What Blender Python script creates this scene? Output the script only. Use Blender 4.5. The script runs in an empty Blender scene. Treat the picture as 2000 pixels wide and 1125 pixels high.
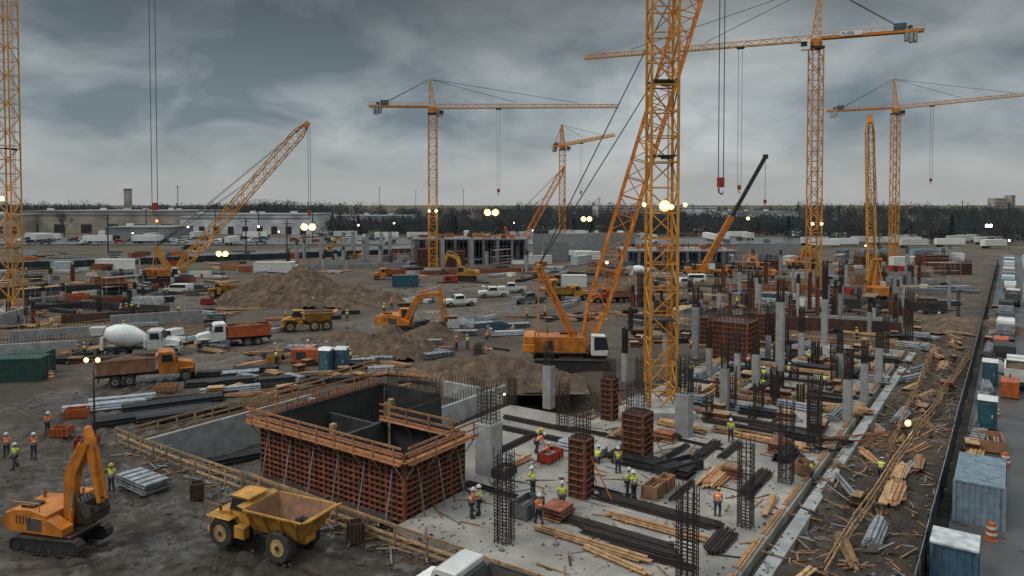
import bpy,bmesh,math,random
import numpy as np
from mathutils import Vector as Vec, Matrix
R=random.Random(7)
SC=bpy.context.scene; C=SC.collection
rad=math.radians; sin=math.sin; cos=math.cos
PT=rad(1.7); CZ=20.; CY=398+1400*math.tan(PT)
def ray(px,py):
    dx=(px-1000)/1400; dy=(CY-py)/1400
    return dx, cos(PT)+dy*sin(PT), -sin(PT)+dy*cos(PT)
def G(px,py,z=0):
    d=ray(px,py); t=(z-CZ)/d[2]; return d[0]*t,d[1]*t
def V(px,py,y):
    d=ray(px,py); t=y/d[1]; return Vec((d[0]*t,y,CZ+d[2]*t))
TH=rad(34.9); A=(sin(TH),cos(TH)); Bv=(-cos(TH),sin(TH)); RA=math.pi/2-TH; RB=RA+math.pi/2
FX,FY=G(790,1018)
def W(a,b): return FX+a*A[0]+b*Bv[0], FY+a*A[1]+b*Bv[1]
def ab(x,y):
    dx=x-FX;dy=y-FY; return dx*A[0]+dy*A[1], dx*Bv[0]+dy*Bv[1]
def ss(a,b,x):
    t=np.clip((x-a)/(b-a),0,1); return t*t*(3-2*t)
def win(lo,hi,w1,x,w2=None):
    w2=w2 or w1
    return ss(lo,lo+w1,x)*(1-ss(hi-w2,hi,x))
def H(x,y):
    x=np.asarray(x,float);y=np.asarray(y,float)
    a,b=ab(x,y)
    h=.10*np.sin(.31*x+1.7*np.sin(.17*y))*np.sin(.27*y+1.1*np.sin(.23*x))+.05*np.sin(1.1*x+2*np.sin(.6*y))*np.sin(.9*y)
    slab=np.maximum(win(-1.6,78,.6,a)*win(-20.1,1.,.6,b), win(6,25.5,.6,a)*win(-1,10,.6,b))
    h=h*(1-slab)-.45*slab
    h=h-3.1*win(-1.2,15,.8,a,3)*win(16.2,28.9,.8,b,.7)
    h=h-2.4*win(25,42,.8,a,6)*win(.6,18,.8,b,5)
    st=win(-27.0,-20,2.5,b,.8)*win(-20,150,5,a)
    h=h+st*(.35*np.sin(.9*a+np.sin(.5*a)*2)*np.sin(1.3*b)+.5*ss(-21,-25.5,b)+.25*np.sin(2.1*a)*np.sin(1.9*b+a)-.3)
    h=h+7*ss(420,900,y)
    return h
def gz(x,y): return float(H(x,y))
MT={}
def nd(nt,t,**k):
    n=nt.nodes.new(t)
    for a,v in k.items(): setattr(n,a,v)
    return n
def mat(n,c,r=.7,me=0,v=.3,sc=2.,dirt=.3,bump=0,bs=18,em=0,dc=(.11,.085,.062),rnd=.25):
    m=bpy.data.materials.new(n); m.use_nodes=True; nt=m.node_tree; p=nt.nodes['Principled BSDF']; L=nt.links.new
    tc=nd(nt,'ShaderNodeTexCoord'); oi=nd(nt,'ShaderNodeObjectInfo')
    ad=nd(nt,'ShaderNodeVectorMath',operation='ADD'); L(tc.outputs['Object'],ad.inputs[0]); L(oi.outputs['Random'],ad.inputs[1])
    n1=nd(nt,'ShaderNodeTexNoise'); n1.inputs['Scale'].default_value=sc; n1.inputs['Detail'].default_value=6; L(ad.outputs[0],n1.inputs[0])
    mx=nd(nt,'ShaderNodeMixRGB'); mx.inputs[1].default_value=(*[x*(1-v) for x in c],1); mx.inputs[2].default_value=(*[min(1,x*(1+v*.7)) for x in c],1)
    rp=nd(nt,'ShaderNodeMapRange'); rp.inputs[1].default_value=.35; rp.inputs[2].default_value=.65; L(n1.outputs[0],rp.inputs[0]); L(rp.outputs[0],mx.inputs[0])
    n2=nd(nt,'ShaderNodeTexNoise'); n2.inputs['Scale'].default_value=sc*.6; n2.inputs['Detail'].default_value=9; n2.inputs['Roughness'].default_value=.7; L(ad.outputs[0],n2.inputs[0])
    r2=nd(nt,'ShaderNodeMapRange'); r2.inputs[1].default_value=.42; r2.inputs[2].default_value=.72; r2.inputs[4].default_value=dirt; L(n2.outputs[0],r2.inputs[0])
    m2=nd(nt,'ShaderNodeMixRGB'); m2.inputs[2].default_value=(*dc,1); L(mx.outputs[0],m2.inputs[1]); L(r2.outputs[0],m2.inputs[0])
    hs=nd(nt,'ShaderNodeHueSaturation'); mr=nd(nt,'ShaderNodeMapRange'); mr.inputs[3].default_value=1-rnd; mr.inputs[4].default_value=1+rnd*.6
    L(oi.outputs['Random'],mr.inputs[0]); L(mr.outputs[0],hs.inputs['Value']); L(m2.outputs[0],hs.inputs['Color']); L(hs.outputs[0],p.inputs['Base Color'])
    p.inputs['Roughness'].default_value=r; p.inputs['Metallic'].default_value=me
    if bump:
        nb=nd(nt,'ShaderNodeTexNoise'); nb.inputs['Scale'].default_value=bs; nb.inputs['Detail'].default_value=5; L(tc.outputs['Object'],nb.inputs[0])
        bm=nd(nt,'ShaderNodeBump'); bm.inputs['Strength'].default_value=bump; bm.inputs['Distance'].default_value=.05; L(nb.outputs[0],bm.inputs['Height']); L(bm.outputs[0],p.inputs['Normal'])
    if em: p.inputs['Emission Color'].default_value=(*c,1); p.inputs['Emission Strength'].default_value=em
    MT[n]=m; return m
mat('crane_yellow',(.62,.27,.03),.5,dirt=.35,v=.2,dc=(.25,.11,.03),rnd=.1)
mat('boom_orange',(.64,.2,.015),.45,dirt=.3,dc=(.2,.09,.02),rnd=.1)
mat('machine_orange',(.56,.18,.014),.45,dirt=.45,sc=1.2)
mat('machine_yellow',(.54,.26,.03),.5,dirt=.5,sc=1.2)
mat('orange_paint',(.50,.11,.025),.5,dirt=.4)
mat('rust_bin',(.31,.15,.075),.7,dirt=.6,sc=1.5,dc=(.16,.1,.07))
mat('bin_dark',(.07,.06,.055),.7,dirt=.6,sc=1.5)
mat('white_paint',(.72,.72,.68),.4,dirt=.25,v=.08)
mat('red_paint',(.36,.035,.02),.5,dirt=.4)
mat('dark_steel',(.028,.03,.033),.55,.2,dirt=.35)
mat('track_steel',(.05,.042,.036),.7,.2,dirt=.7,sc=3)
mat('grey_steel',(.17,.18,.19),.5,.4,dirt=.3)
mat('galv',(.32,.34,.36),.5,.4,dirt=.3)
mat('rebar',(.026,.021,.02),.75,.1,dirt=.4,dc=(.085,.042,.028))
mat('rubber',(.02,.02,.02),.85,dirt=.6,sc=3)
mat('rim',(.45,.3,.11),.6,dirt=.6)
mat('rim_grey',(.25,.25,.25),.5,.3,dirt=.5)
mat('glass',(.02,.03,.035),.12,0,dirt=.1)
mat('concrete',(.31,.315,.31),.85,dirt=.45,v=.22,sc=1.1,bump=.3,dc=(.18,.165,.14))
mat('concrete_dark',(.17,.175,.17),.9,dirt=.4,v=.2,bump=.3)
mat('lumber',(.41,.25,.12),.8,dirt=.45,v=.35,sc=2.5,dc=(.18,.12,.08),rnd=.45)
mat('lumber_red',(.38,.165,.07),.75,dirt=.35,v=.3,dc=(.17,.1,.065))
mat('form_panel',(.08,.034,.022),.75,dirt=.4,v=.4,sc=1.2)
mat('form_rib',(.25,.078,.038),.75,dirt=.45,v=.45,dc=(.11,.055,.036))
mat('form_dark',(.028,.027,.028),.8,dirt=.4,v=.4,sc=.7,dc=(.06,.053,.047))
mat('teal',(.025,.1,.125),.5,dirt=.25)
mat('blue',(.045,.11,.17),.5,dirt=.35)
mat('cont_blue',(.23,.32,.38),.55,dirt=.25,dc=(.2,.15,.12))
mat('green',(.012,.06,.045),.55,dirt=.3)
mat('screen',(.01,.028,.03),.8,dirt=.3)
mat('vest_yellow',(.62,.75,.04),.7,dirt=.1,rnd=.1)
mat('vest_orange',(.8,.16,.02),.7,dirt=.1,rnd=.1)
mat('stripe',(.7,.7,.65),.4,dirt=0)
mat('jeans',(.03,.042,.07),.85,dirt=.3)
mat('skin',(.38,.22,.15),.6,dirt=.05)
mat('boot',(.05,.035,.025),.8)
mat('hat_white',(.75,.75,.72),.35,dirt=.05,rnd=.05)
mat('hat_yellow',(.75,.55,.04),.35,dirt=.05,rnd=.05)
mat('dirt',(.125,.083,.053),.95,v=.5,sc=.8,dirt=.6,bump=1,bs=3,dc=(.058,.039,.027),rnd=.05)
mat('bark',(.055,.05,.047),.9)
mat('wall_beige',(.40,.35,.29),.8,dirt=.1,sc=.1)
mat('wall_white',(.60,.62,.63),.7,dirt=.1,sc=.1)
mat('roof_grey',(.2,.21,.22),.8,sc=.1)
mat('tarp',(.5,.52,.53),.6,dirt=.3)
mat('lamp',(1,.84,.6),em=45,dirt=0,v=0,rnd=0)
mat('lamp_rim_glow',(1,.55,.2),em=1.1,dirt=0,v=0,rnd=0)
mat('lamp_cool',(.9,.93,1),em=25,dirt=0,v=0,rnd=0)
mat('red_light',(1,.12,.03),em=6,dirt=0,v=0,rnd=0)
mat('asphalt_paint',(.45,.45,.43),.7,dirt=.5)
BF=[(0,3,2,1),(4,5,6,7),(0,1,5,4),(1,2,6,5),(2,3,7,6),(3,0,4,7)]
class B:
    def __init__(s): s.v=[];s.f=[];s.m=[]
    def add(s,vs,fs,m):
        o=len(s.v); s.v+=[tuple(x) for x in vs]; s.f+=[tuple(i+o for i in f) for f in fs]; s.m+=[m]*len(fs); return s
    def box(s,c,d,m,rz=0,ry=0,rx=0):
        x,y,z=d[0]/2,d[1]/2,d[2]/2
        vs=[Vec(p) for p in((-x,-y,-z),(x,-y,-z),(x,y,-z),(-x,y,-z),(-x,-y,z),(x,-y,z),(x,y,z),(-x,y,z))]
        if rz or ry or rx:
            M=Matrix.Rotation(rz,3,'Z')@Matrix.Rotation(ry,3,'Y')@Matrix.Rotation(rx,3,'X'); vs=[M@v for v in vs]
        c=Vec(c); return s.add([v+c for v in vs],BF,m)
    def beam(s,p,q,w,m,h=None):
        p=Vec(p);q=Vec(q);d=(q-p)
        if d.length<1e-5:return s
        d.normalize(); u=d.cross(Vec((0,0,1)))
        if u.length<.05:u=Vec((1,0,0))
        u.normalize();n=u.cross(d); u=u*w/2;n=n*(h or w)/2
        return s.add([p-u-n,p+u-n,p+u+n,p-u+n,q-u-n,q+u-n,q+u+n,q-u+n],BF,m)
    def cyl(s,p,q,r,m,r2=None,n=10):
        p=Vec(p);q=Vec(q);d=(q-p).normalized();u=d.cross(Vec((0,0,1)))
        if u.length<.05:u=Vec((1,0,0))
        u.normalize();w=u.cross(d);r2=r if r2 is None else r2
        vs=[p+(u*cos(2*math.pi*i/n)+w*sin(2*math.pi*i/n))*r for i in range(n)]+[q+(u*cos(2*math.pi*i/n)+w*sin(2*math.pi*i/n))*r2 for i in range(n)]
        fs=[(i,(i+1)%n,n+(i+1)%n,n+i) for i in range(n)]+[tuple(range(n))[::-1],tuple(range(n,2*n))]
        return s.add(vs,fs,m)
    def prism(s,poly,lo,hi,m,ax='y',c=(0,0,0)):
        f={'y':lambda a,b,t:(a,t,b),'z':lambda a,b,t:(a,b,t),'x':lambda a,b,t:(t,a,b)}[ax];n=len(poly)
        vs=[Vec(f(a,b,lo))+Vec(c) for a,b in poly]+[Vec(f(a,b,hi))+Vec(c) for a,b in poly]
        return s.add(vs,[(i,(i+1)%n,n+(i+1)%n,n+i) for i in range(n)]+[tuple(range(n))[::-1],tuple(range(n,2*n))],m)
    def tub(s,b0,b1,z0,z1,t,m,m2=None):
        def q(b,z,i=0): return [(b[0]+i,b[2]+i,z),(b[1]-i,b[2]+i,z),(b[1]-i,b[3]-i,z),(b[0]+i,b[3]-i,z)]
        vs=q(b0,z0)+q(b1,z1)+q(b1,z1,t)+q(b0,z0+t,t)
        fs=[(3,2,1,0)]
        for i in range(4):
            j=(i+1)%4; fs+=[(i,j,4+j,4+i),(4+i,4+j,8+j,8+i)]
        s.add(vs,fs,m)
        s.add(vs,[(8+i,8+(i+1)%4,12+(i+1)%4,12+i) for i in range(4)]+[(12,13,14,15)],m2 or m); return s
    def lathe(s,prof,m,n=16,c=(0,0,0),ax='z'):
        vs=[]
        for r,h in prof:
            for i in range(n):
                a=2*math.pi*i/n; x,y=r*cos(a),r*sin(a)
                vs.append(Vec(c)+Vec((x,y,h) if ax=='z' else ((x,h,y) if ax=='y' else (h,x,y))))
        k=len(prof);fs=[(j*n+i,j*n+(i+1)%n,(j+1)*n+(i+1)%n,(j+1)*n+i) for j in range(k-1) for i in range(n)]
        fs+=[tuple(range(n)),tuple(range((k-1)*n,k*n))]
        return s.add(vs,fs,m)
    def lat(s,p,q,w,m,n=4,seg=None,ch=.16,dg=.08,w2=None):
        p=Vec(p);q=Vec(q);L=(q-p).length;d=(q-p)/L;u=d.cross(Vec((0,0,1)))
        if u.length<.05:u=Vec((1,0,0))
        u.normalize();v=u.cross(d);w2=w if w2 is None else w2
        k=max(1,round(L/(seg or w*1.1)));off=math.pi/4 if n==4 else -math.pi/6
        if n==3: off=math.pi/2 if v.z>0 else -math.pi/2
        def P(i,j):
            t=i/k; r=(w+(w2-w)*t)*(.7071 if n==4 else .577); a=off+2*math.pi*j/n
            return p+(q-p)*t+(u*cos(a)+v*sin(a))*r
        for j in range(n): s.beam(P(0,j),P(k,j),ch,m)
        for i in range(k+1):
            for j in range(n):
                s.beam(P(i,j),P(i,(j+1)%n),dg,m)
                if i<k:
                    if (i+j)%2: s.beam(P(i,j),P(i+1,(j+1)%n),dg,m)
                    else: s.beam(P(i,(j+1)%n),P(i+1,j),dg,m)
        return s
    def mesh(s,name,bev=0,sm=False):
        me=bpy.data.meshes.new(name); me.from_pydata(s.v,[],s.f)
        names=list(dict.fromkeys(s.m))
        for n in names: me.materials.append(MT[n])
        ix={n:i for i,n in enumerate(names)}
        me.polygons.foreach_set('material_index',[ix[n] for n in s.m])
        bm=bmesh.new();bm.from_mesh(me);bmesh.ops.recalc_face_normals(bm,faces=bm.faces)
        if bev: 
            es=[e for e in bm.edges if len(e.link_faces)==2 and e.calc_face_angle(0)>.5 and e.calc_length()>bev*3]
            bmesh.ops.bevel(bm,geom=es,offset=bev,segments=1,affect='EDGES',clamp_overlap=True)
        bm.to_mesh(me);bm.free()
        if sm:
            me.polygons.foreach_set('use_smooth',[True]*len(me.polygons))
            try: me.set_sharp_from_angle(angle=rad(40))
            except Exception: pass
        me.update(); return me
def mk(name,me,loc,rz,par=None,label=None,s=None):
    o=bpy.data.objects.new(name,me); C.objects.link(o); o.location=loc; o.rotation_euler=(0,0,rz)
    if par: o.parent=par
    if label: o['label']=label
    if s: o.scale=(s,)*3
    return o
def parts(par,ps):
    for p in ps:
        d=dict(loc=(0,0,0),rz=0,ch=[],label=None)
        if len(p)>2: d.update(p[2])
        o=mk(p[0],p[1],d['loc'],d['rz'],par,d['label'])
        if 'rot' in d:o.rotation_euler=d['rot']
        parts(o,d['ch'])
def T(name,label,cat,loc,rz=0,ps=(),group=None,s=None):
    if len(loc)==2: loc=(loc[0],loc[1],gz(*loc))
    me=None
    if isinstance(ps,bpy.types.Mesh): me=ps;ps=()
    o=mk(name,me,loc,rz,None,label,s); o['category']=cat
    if group:o['group']=group
    parts(o,ps); return o
CA={}
def cached(k,f):
    if k not in CA: CA[k]=f()
    return CA[k]
def lamp_light(p,e,c=(1,.85,.62),r=.4):
    l=bpy.data.lights.new('flood_light','POINT'); l.energy=e; l.color=c; l.shadow_soft_size=r
    o=bpy.data.objects.new('flood_light',l); o.location=p; C.objects.link(o)
def bulb(r=.35,m='lamp'):
    # bright core, reflector bowl behind, warm reflected light painted as glow, opening towards -Y
    return cached(('bulb',r,m),lambda:B().lathe([(r*.03,-r*.4),(r*.35,-r*.35),(r*.55,-r*.1),(r*.55,r*.05)],m,14,ax='y').lathe([(r*1.25,r*.0),(r*1.2,r*.1),(r*.5,r*.3)],'lamp_rim_glow' if m=='lamp' else m,14,ax='y').mesh('lamp',sm=True))
# ---------------- ground
def axis(segs):
    out=[]
    for a,b,s in segs:
        n=max(1,round((b-a)/s)); out+=list(np.linspace(a,b,n,endpoint=False))
    out.append(segs[-1][1]); return np.array(out)
xs=axis([(-4500,-700,380),(-700,-260,22),(-260,-75,2.),(-75,-45,.6),(-45,30,.25),(30,75,.6),(75,260,3.),(260,700,22),(700,4500,380)])
ys=axis([(-300,18,30),(18,36,2),(36,62,.22),(62,100,.42),(100,330,1.6),(330,1000,18),(1000,6000,400)])
X,Y=np.meshgrid(xs,ys); Z=H(X,Y)
fine=(np.abs(X)<75)&(Y<100)&(Y>18)
nz=np.random.RandomState(3)
rp=[G(*p) for p in [(420,1180),(200,1010),(95,880),(150,800),(300,735),(450,700),(620,655),(800,622),(1040,595),(1230,560),(1500,530)]]
rp2=[G(*p) for p in [(800,1150),(560,1080),(330,1000),(150,960),(-60,960)]]
rp3=[G(*p) for p in [(-100,720),(110,650),(330,600),(430,580),(700,575),(900,560)]]
rp4=[G(*p) for p in [(-60,1120),(150,1120),(330,1060),(420,1000),(330,930),(120,900)]]
rp5=[G(*p) for p in [(330,1200),(400,1090),(300,1000),(240,880),(260,800)]]
off=np.full(X.shape,99.); RU=np.zeros(X.shape)
def rutf(o): return np.exp(-((np.abs(o)-1.1)/.27)**2)+.85*np.exp(-((np.abs(o)-2.6)/.24)**2)+.7*np.exp(-((np.abs(o)-3.9)/.24)**2)
for rr in (rp,rp2,rp3,rp4,rp5):
    of=np.full(X.shape,99.)
    for (x0,y0),(x1,y1) in zip(rr[:-1],rr[1:]):
        L2=(x1-x0)**2+(y1-y0)**2; t=np.clip(((X-x0)*(x1-x0)+(Y-y0)*(y1-y0))/L2,0,1)
        dx=X-(x0+t*(x1-x0));dy=Y-(y0+t*(y1-y0)); d=np.hypot(dx,dy); sg=np.sign(dx*(y1-y0)-dy*(x1-x0))
        of=np.where(d<np.abs(of),d*sg,of)
    RU=np.maximum(RU,rutf(of+.35*np.sin(X*.5)+.3*np.sin(Y*.45))); off=np.where(np.abs(of)<np.abs(off),of,off)
rm=1-ss(4,9,np.abs(off))
ru=RU
a_,b_=ab(X,Y)
Z=Z-np.where(fine,rm*.2*ru*(np.sin(X*.6+Y*.4)*.35+.75),0)+np.where(fine,(nz.rand(*X.shape)-.5)*.07,0)
Z=Z+np.where(fine,.05*np.sin(X*2.3+3*np.sin(Y*.7))*np.sin(Y*2.1+2*np.sin(X*.9))+.035*np.sin(X*5.1+3*np.sin(Y*1.7))*np.sin(Y*4.6+2*np.sin(X*2.1)),0)
onsl=((a_>-1.6)&(a_<78)&(b_>-20.5)&(b_<1))|((a_>6)&(a_<25.5)&(b_>-1)&(b_<10))
Z=np.where(onsl,np.minimum(Z,-.3),Z)
gr=(1-ss(-95,-85,X))*ss(172,182,Y)*(1-ss(330,340,Y)); gr=np.maximum(gr,ss(290,310,Y))
dk=1-ss(52,88,Y+.25*X)
nx,ny=len(xs),len(ys)
me=bpy.data.meshes.new('ground'); idx=np.arange(nx*ny).reshape(ny,nx)
quads=np.stack([idx[:-1,:-1],idx[:-1,1:],idx[1:,1:],idx[1:,:-1]],-1).reshape(-1,4)
me.vertices.add(nx*ny); me.vertices.foreach_set('co',np.stack([X,Y,Z],-1).ravel())
me.loops.add(quads.size); me.loops.foreach_set('vertex_index',quads.ravel()); me.polygons.add(len(quads)); me.polygons.foreach_set('loop_start',np.arange(0,quads.size,4)); me.polygons.foreach_set('loop_total',np.full(len(quads),4)); me.polygons.foreach_set('use_smooth',np.ones(len(quads),bool))
for n,arr in(('road',rm),('ruts',np.clip(ru,0,1)*rm),('grass',gr),('mudd',dk)):
    at=me.attributes.new(n,'FLOAT','POINT'); at.data.foreach_set('value',arr.ravel().astype(np.float32))
me.update(); me.validate()
def ground_mat():
    m=bpy.data.materials.new('mud'); m.use_nodes=True; nt=m.node_tree;p=nt.nodes['Principled BSDF'];L=nt.links.new
    tc=nd(nt,'ShaderNodeTexCoord')
    def no(s,d=8,r=.6):
        n=nd(nt,'ShaderNodeTexNoise'); n.inputs['Scale'].default_value=s;n.inputs['Detail'].default_value=d;n.inputs['Roughness'].default_value=r; L(tc.outputs['Object'],n.inputs[0]); return n.outputs[0]
    def mr(i,a,b,c=0,d=1):
        n=nd(nt,'ShaderNodeMapRange');L(i,n.inputs[0])
        for k,v in zip((1,2,3,4),(a,b,c,d)): n.inputs[k].default_value=v
        return n.outputs[0]
    def mix(f,a,b):
        n=nd(nt,'ShaderNodeMixRGB')
        for k,v in((0,f),(1,a),(2,b)):
            if isinstance(v,(tuple,float)): n.inputs[k].default_value=v if isinstance(v,float) else (*v,1)
            else: L(v,n.inputs[k])
        return n.outputs[0]
    def ma(op,a,b):
        n=nd(nt,'ShaderNodeMath',operation=op)
        for k,v in((0,a),(1,b)):
            if isinstance(v,(int,float)): n.inputs[k].default_value=v
            else: L(v,n.inputs[k])
        return n.outputs[0]
    def at(n): return nd(nt,'ShaderNodeAttribute',attribute_name=n).outputs['Fac']
    base=mix(mr(no(.08),.38,.62),(.058,.041,.029),(.14,.102,.07))
    base=mix(mr(no(.5,9,.7),.38,.66,0,.8),base,(.075,.054,.039))
    base=mix(mr(no(5,4,.7),.56,.75,0,.5),base,(.21,.18,.145))
    road=at('road')
    rc=mix(mr(no(.3,8,.65),.38,.62),(.19,.155,.122),(.105,.082,.062))
    rc=mix(ma('MULTIPLY',at('ruts'),mr(no(.8,4),.35,.6,.5,1)),rc,(.045,.034,.026))
    col=mix(ma('MULTIPLY',road,.85),base,rc)
    dcol=mix(mr(no(.9,7,.7),.4,.65),(.034,.025,.018),(.085,.065,.049))
    dcol=mix(mr(no(7,4,.7),.58,.72,0,.5),dcol,(.15,.125,.1))
    dcol=mix(ma('MULTIPLY',at('ruts'),.85),dcol,(.02,.015,.012))
    col=mix(ma('MULTIPLY',at('mudd'),mr(no(.2,5),.35,.6,.5,.9)),col,dcol)
    gc=mix(mr(no(.05),.4,.6),(.06,.048,.028),(.11,.083,.048))
    col=mix(at('grass'),col,gc)
    wet=ma('MULTIPLY',mr(no(.13,5),.48,.58),ma('ADD',ma('MULTIPLY',road,.7),.2))
    wet2=ma('MULTIPLY',ma('MULTIPLY',wet,mr(no(.9,5),.4,.55)),ma('SUBTRACT',1,at('grass')))
    wet2=ma('MAXIMUM',wet2,ma('MULTIPLY',at('ruts'),mr(no(.35,3),.5,.6,0,.8)))
    col=mix(ma('MULTIPLY',wet2,.7),col,(.04,.032,.026))
    L(col,p.inputs['Base Color'])
    L(mr(wet2,0,.6,.9,.1),p.inputs['Roughness'])
    b=nd(nt,'ShaderNodeBump'); b.inputs['Distance'].default_value=.45; L(mr(wet2,0,.5,1.,.08),b.inputs['Strength']); L(no(1.5,10,.74),b.inputs['Height']);L(b.outputs[0],p.inputs['Normal'])
    return m
me.materials.append(ground_mat()); g=mk('ground',me,(0,0,0),0,None,'muddy construction site ground with wheel ruts and puddles'); g['kind']='structure'; g['category']='ground'
def sheet(name,pts,z,m,label,cat,kind='structure'):
    b=B(); n=len(pts); b.add([(x,y,z) for x,y in pts],[tuple(range(n))],m); o=mk(name,b.mesh(name),(0,0,0),0,None,label); o['category']=cat
    if kind:o['kind']=kind
    return o
mat('asphalt',(.08,.083,.086),.42,v=.45,sc=.22,dirt=.7,dc=(.14,.128,.11),bump=.3)
mat('slab',(.32,.30,.265),.7,v=.32,sc=.3,dirt=.75,dc=(.135,.115,.094),bump=.25,bs=6)
mat('walk',(.24,.24,.23),.85,v=.2,sc=.6,dirt=.4)
def struct(name,b,label,cat):
    o=mk(name,b.mesh(name),(0,0,0),0,None,label);o['kind']='structure';o['category']=cat
struct('road',B().prism([W(-40,-28.2),W(300,-28.2),W(300,-60),W(-40,-60)],-.3,.13,'asphalt','z'),'wet grey asphalt service road beside the site fence','road')
struct('kerb',B().prism([W(-40,-34.2),W(300,-34.2),W(300,-34.5),W(-40,-34.5)],.1,.25,'walk','z'),'pale concrete kerb along the service road','kerb')
b=B()
for i in range(30): 
    q=[W(-5+i*7,-39),W(-2+i*7,-39),W(-2+i*7,-39.15),W(-5+i*7,-39.15)]; b.add([(x,y,.135) for x,y in q],[(0,1,2,3)],'asphalt_paint')
struct('road_marking',b,'worn white dashed line on the asphalt','road marking')
q0,q1=G(-200,540),G(1000,478); q2,q3=G(1000,470),G(-200,522)
sheet('asphalt_road',[q0,q1,q2,q3],.3,'asphalt','dark asphalt public road behind the green site fence','road')
sheet('parking_lot',[(-330,345),(170,345),(190,410),(-330,410)],.4,'asphalt','large asphalt lot with parked vehicles and trailers','parking lot')
SZ=.12
def onslab(x,y):
    a,b_=ab(x,y); return (-1<a<77 and -19.4<b_<.2) or (7<a<25 and 0<b_<9.3)
struct('concrete_slab',B().prism([W(-1,-19.5),W(77,-19.5),W(77,0.2),W(25,0.2),W(25,9.3),W(6.9,9.3),W(6.9,-.2),W(-1,-.2)],-.5,SZ,'slab','z'),'pale stained cast concrete foundation slab','floor slab')
struct('footing_strip',B().prism([W(-1,-20.8),W(77,-20.8),W(77,-20.0),W(-1,-20.0)],-.6,-.02,'concrete','z'),'lower concrete footing strip along the slab edge','footing')
b=B()
for i in range(11): b.beam((*W(2+i*7,-19.4),SZ+.002),(*W(2+i*7,-.3),SZ+.002),.05,'concrete_dark',.006)
for j in (-13,-6.5): b.beam((*W(-.9,j),SZ+.003),(*W(76.9,j),SZ+.003),.05,'concrete_dark',.006)
struct('slab_joint',b,'sawn control joints in the slab','floor joint')
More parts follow.
